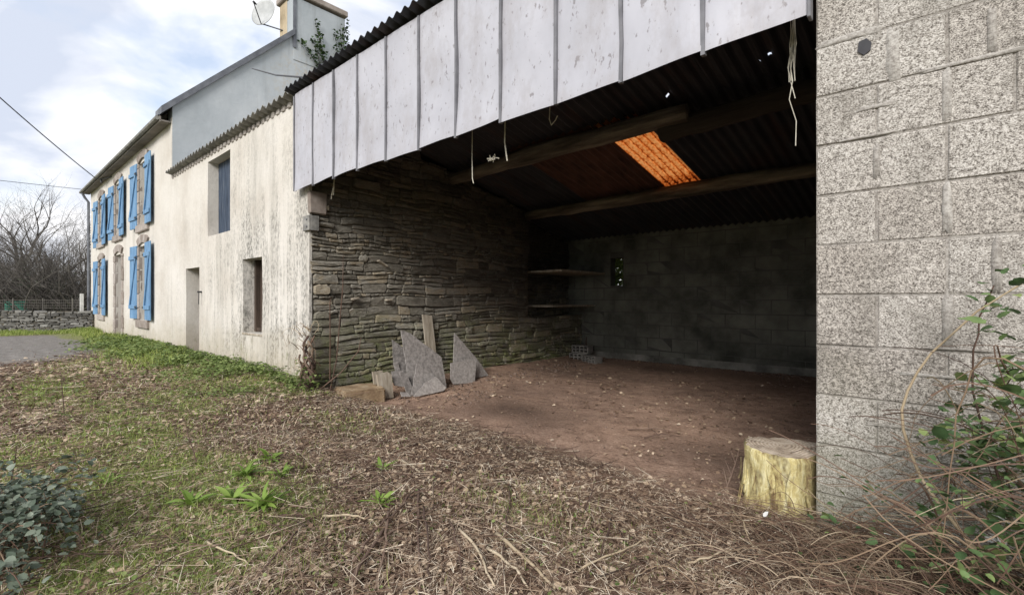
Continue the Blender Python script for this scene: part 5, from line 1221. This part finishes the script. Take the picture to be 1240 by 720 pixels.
# main arching cane seen against the blocks, then a fan of others
spec = [((.28, 2.40, .0), (-.35, 2.45, .55), (-.22, 2.62, .80), (.26, 2.55, 1.22), .0075), ((.30, 2.45, .1), (.05, 2.5, .5), (.02, 2.6, .9), (.12, 2.6, 1.15), .006), ((.35, 2.3, .0), (.0, 2.35, .3), (-.2, 2.5, .35), (-.42, 2.70, .32), .005)]
for k in range(64):
    x0, y0 = random.uniform(.12, .85), random.uniform(1.95, 2.7); z0_ = random.choice((0, 0, random.uniform(.2, .9))); x3 = random.uniform(-.48, .30); z3 = random.uniform(.0, .95)*max(.12, min(1, (x3+.55)/.75)); y3 = random.uniform(2.1, 2.8)
    spec.append(((x0, y0, gz(x0, y0)+z0_), (x0-random.uniform(-.2, .3), y0+random.uniform(-.2, .2), z0_+random.uniform(.05, .6)), ((x0+x3)/2+random.uniform(-.2, .2), (y0+y3)/2, z3+random.uniform(-.1, .35)), (x3, y3, z3), random.uniform(.0016, .0042)))
for k, s_ in enumerate(spec):
    pts = bez(*[V3(q) for q in s_[:4]]); pts = [p+V3((random.gauss(0, .004), random.gauss(0, .004), random.gauss(0, .004))) for p in pts]
    cane_(pts, s_[4], 'cane' if k % 5 else 'stickpale'); canes.append(pts)
cnt = 0
def add_leaf(root, pos, s_, meshes, pit=None, yaw=None):
    o = bpy.data.objects.new('leaf', random.choice(meshes)); COL.objects.link(o); o.parent = root; o.location = Vector(pos)-root.location
    o.scale = (s_, s_, s_); o.rotation_euler = (random.uniform(-.5, .9) if pit is None else pit, random.uniform(-.6, .6), random.uniform(0, 6.3) if yaw is None else yaw)
for k in range(150):
    c_ = random.choice(canes); i = random.randrange(len(c_)); p = c_[i]
    if p.x < -.08 and random.random() < .8: continue
    y_ = random.uniform(0, 6.3)
    for dy in (0, 1.25, -1.25)[:random.choice((2, 3, 3))]:
        if cnt >= 285: break
        add_leaf(bb, p+V3((random.gauss(0, .02), random.gauss(0, .02)-.01, random.gauss(.01, .02))), random.uniform(.034, .068), BL, pit=random.uniform(-.1, 1.2), yaw=y_+dy); cnt += 1
for px, py, s_ in ((1193, 392, .075), (1206, 372, .06), (1185, 402, .06), (1195, 402, .055), (1222, 345, .06), (1232, 380, .06), (1230, 412, .075), (1218, 440, .06), (1236, 448, .07), (1145, 512, .05), (1160, 520, .05), (1178, 490, .045), (1190, 686, .07), (1218, 676, .075), (1205, 600, .06), (1225, 640, .065), (1180, 560, .06), (1202, 545, .055), (1210, 468, .05)):
    add_leaf(bb, on_plane(px, py, (0, 2.42, 0), (0, 1, 0)), s_, BL, pit=random.uniform(.2, 1.1))
# dead tangle of thin stalks at the pier's foot
dt = empty('dead_tangle', (-.35, 2.4, 0), 'heap of dry reddish stalks and grass at the foot of the pier', 'dry stalks')
mbp, mbr = MB(), MB()
for k in range(620):
    x0 = random.gauss(-.25, .38); y0 = random.gauss(2.28, .30)
    if y0 > 2.80 and x0 > -.62: y0 = 2.78
    l = random.uniform(.10, .42); a_ = random.gauss(2.6, 1.6); h = random.uniform(.01, .13)*max(.15, 1-abs(x0+.1)*.9); z0 = gz(x0, y0)+random.uniform(0, .09)
    x3, y3 = x0+math.cos(a_)*l, min(2.82, y0+math.sin(a_)*l*.6); pts = bez(V3((x0, y0, z0)), V3((x0+(x3-x0)*.2, y0, z0+h*1.3)), V3((x0+(x3-x0)*.7, (y0+y3)/2, z0+h*1.2)), V3((x3, y3, gz(x3, y3)+random.uniform(0, .12))), 7)
    r_ = random.uniform(.0009, .0026); (mbp if k % 3 == 0 else mbr).tube(pts, [r_*(1-.5*i/8) for i in range(8)], 3, False)
mbp.build('pale_stalks', M['drygrass'], dt, kind='stuff'); mbr.build('reddish_stalks', M['cane'], dt, kind='stuff')
# white scraps / pale leaves
for px, py, s_, lb in ((1195, 655, .05, 'bleached white leaf among the bramble leaves, largest of the lower two'), (1188, 636, .05, 'bleached white leaf just above the largest one in the bramble'), (1224, 636, .05, 'bleached white leaf nearest the right edge of the bramble'), (1080, 648, .03, 'bleached white leaf lying alone below the pier'), (1215, 660, .04, 'small bleached leaf low in the bramble by the right edge'), (938, 655, .03, 'bleached scrap in the stalks just below the stump'), (925, 625, .03, 'bleached scrap against the yellowish bark of the stump')):
    me_ = BL[0].copy(); me_.materials.clear(); me_.materials.append(M['fencewhite']); o = put('pale_leaf', me_, None, None, on_plane(px, py, (0, 2.36, 0), (0, 1, 0))); o.scale = (s_,)*3; o.rotation_euler = (random.uniform(.3, 1.1), .2, random.uniform(0, 6)); tag(o, lb, 'leaf', 'bleached leaves in the tangle')
# bush at the left edge
thin = MB()
for k in range(230):
    x0, y0 = random.uniform(-.1, .8), random.uniform(2.0, 2.72); z0_ = random.uniform(0, .75)*max(.1, min(1, (x0+.4)/.6)); a_ = random.gauss(3.0, .8); l = random.uniform(.2, .65)
    p0 = V3((x0, y0, gz(x0, y0)+z0_)); p3 = p0+V3((math.cos(a_)*l, math.sin(a_)*l*.3, random.uniform(-.25, .3)))
    if p3.y > 2.83: p3.y = 2.83
    if p3.z < .02: p3.z = .02
    thin.tube(bez(p0, p0.lerp(p3, .3)+V3((0, 0, random.uniform(-.02, .2))), p0.lerp(p3, .7)+V3((0, -.05, random.uniform(-.08, .16))), p3, 8), [random.uniform(.0012, .0026)]*9, 3, False)
thin.build('thin_canes', M['cane'], bb, kind='stuff')
def leaf_mass(name, root, cs, n, smin, smax, mat, fn):
    tv_ = np.array([tuple(v_.co) for v_ in BL[1].vertices]); tf_ = np.array([list(p_.vertices) for p_ in BL[1].polygons]); pos = []
    while len(pos) < n:
        c_ = random.choice(cs); p = random.choice(c_)
        if fn(p): pos.append((p.x+random.gauss(0, .035), min(2.84, p.y+random.gauss(0, .03)), max(.02, p.z+random.gauss(.01, .035))))
    k = len(pos); scatter(name, tv_, tf_, np.array(pos), U(0, 6.3, k), U(-.2, 1.2, k), U(-.6, .6, k), U(smin, smax, k), mat, root)
leaf_mass('small_leaves', bb, canes, 2100, .018, .048, M['bramble'], lambda p: p.x > .04+.10*math.sin(p.z*9) or (p.z < .35 and random.random() < .12))
BG = [bramble_leaf_mesh('leaf', M['bluish'], w, 10+i) for i, w in enumerate((.34, .40, .46))]
lb_ = empty('low_shrub', (-3.0, .12, 0), 'low shrub with dull grey green leaves at the left foreground edge', 'shrub'); lcanes = []
for k in range(60):
    x0, y0 = -3.12+random.gauss(0, .24), .06+random.gauss(0, .10); a_ = random.uniform(-.3, 2.2); l = random.uniform(.15, .45)
    p0 = V3((x0, y0, gz(x0, y0))); p3 = V3((x0+math.cos(a_)*l*.9, y0+math.sin(a_)*l*.62, random.uniform(.03, .24))); pts = bez(p0, p0+V3((0, 0, .22)), p3+V3((-.05, -.02, .12)), p3, 10); cane_(pts, .0035, 'cane', lb_, 'stem'); lcanes.append(pts)
for k in range(298):
    c_ = random.choice(lcanes); p = c_[random.randrange(3, len(c_))]; add_leaf(lb_, p+V3((random.gauss(0, .025), random.gauss(0, .02), random.gauss(.01, .02))), random.uniform(.026, .046), BG, pit=random.uniform(-.2, .8))
leaf_mass('small_leaves', lb_, lcanes, 1900, .016, .036, M['bluish'], lambda p: True)
# radiating stems in the centre foreground
for k, (pa, pb, r_, mt, lb) in enumerate((((512, 622), (520, 719), .006, 'stick', 'brown stem left of the split cane, bottom centre'), ((545, 640), (562, 719), .005, 'stick', 'reddish stem between the two straight sticks'), ((556, 648), (600, 719), .007, 'stickpale', 'pale stem fanning out to the bottom edge'),
        ((470, 628), (455, 719), .008, 'stick', 'dark stem running down left of centre'), ((455, 668), (540, 612), .006, 'stick', 'dark crossing twig left of centre'), ((700, 700), (790, 655), .005, 'stickpale', 'pale bent stalk right of centre foreground'),
        ((740, 640), (705, 719), .005, 'stick', 'thin brown stem right of centre foreground'), ((830, 690), (905, 668), .005, 'stickpale', 'pale stalk before the dry tangle'), ((360, 655), (300, 719), .006, 'stick', 'dark stem at the lower left of the picture'),
        ((250, 668), (300, 690), .005, 'stickpale', 'pale straw stalk in the mossy patch'))):
    q0, q1 = G0(*pa, .035), G0(*pb, .02); stick([q0, tuple((Vector(q0)+Vector(q1))/2+Vector((.02, 0, .015))), q1], r_, lb, mt)
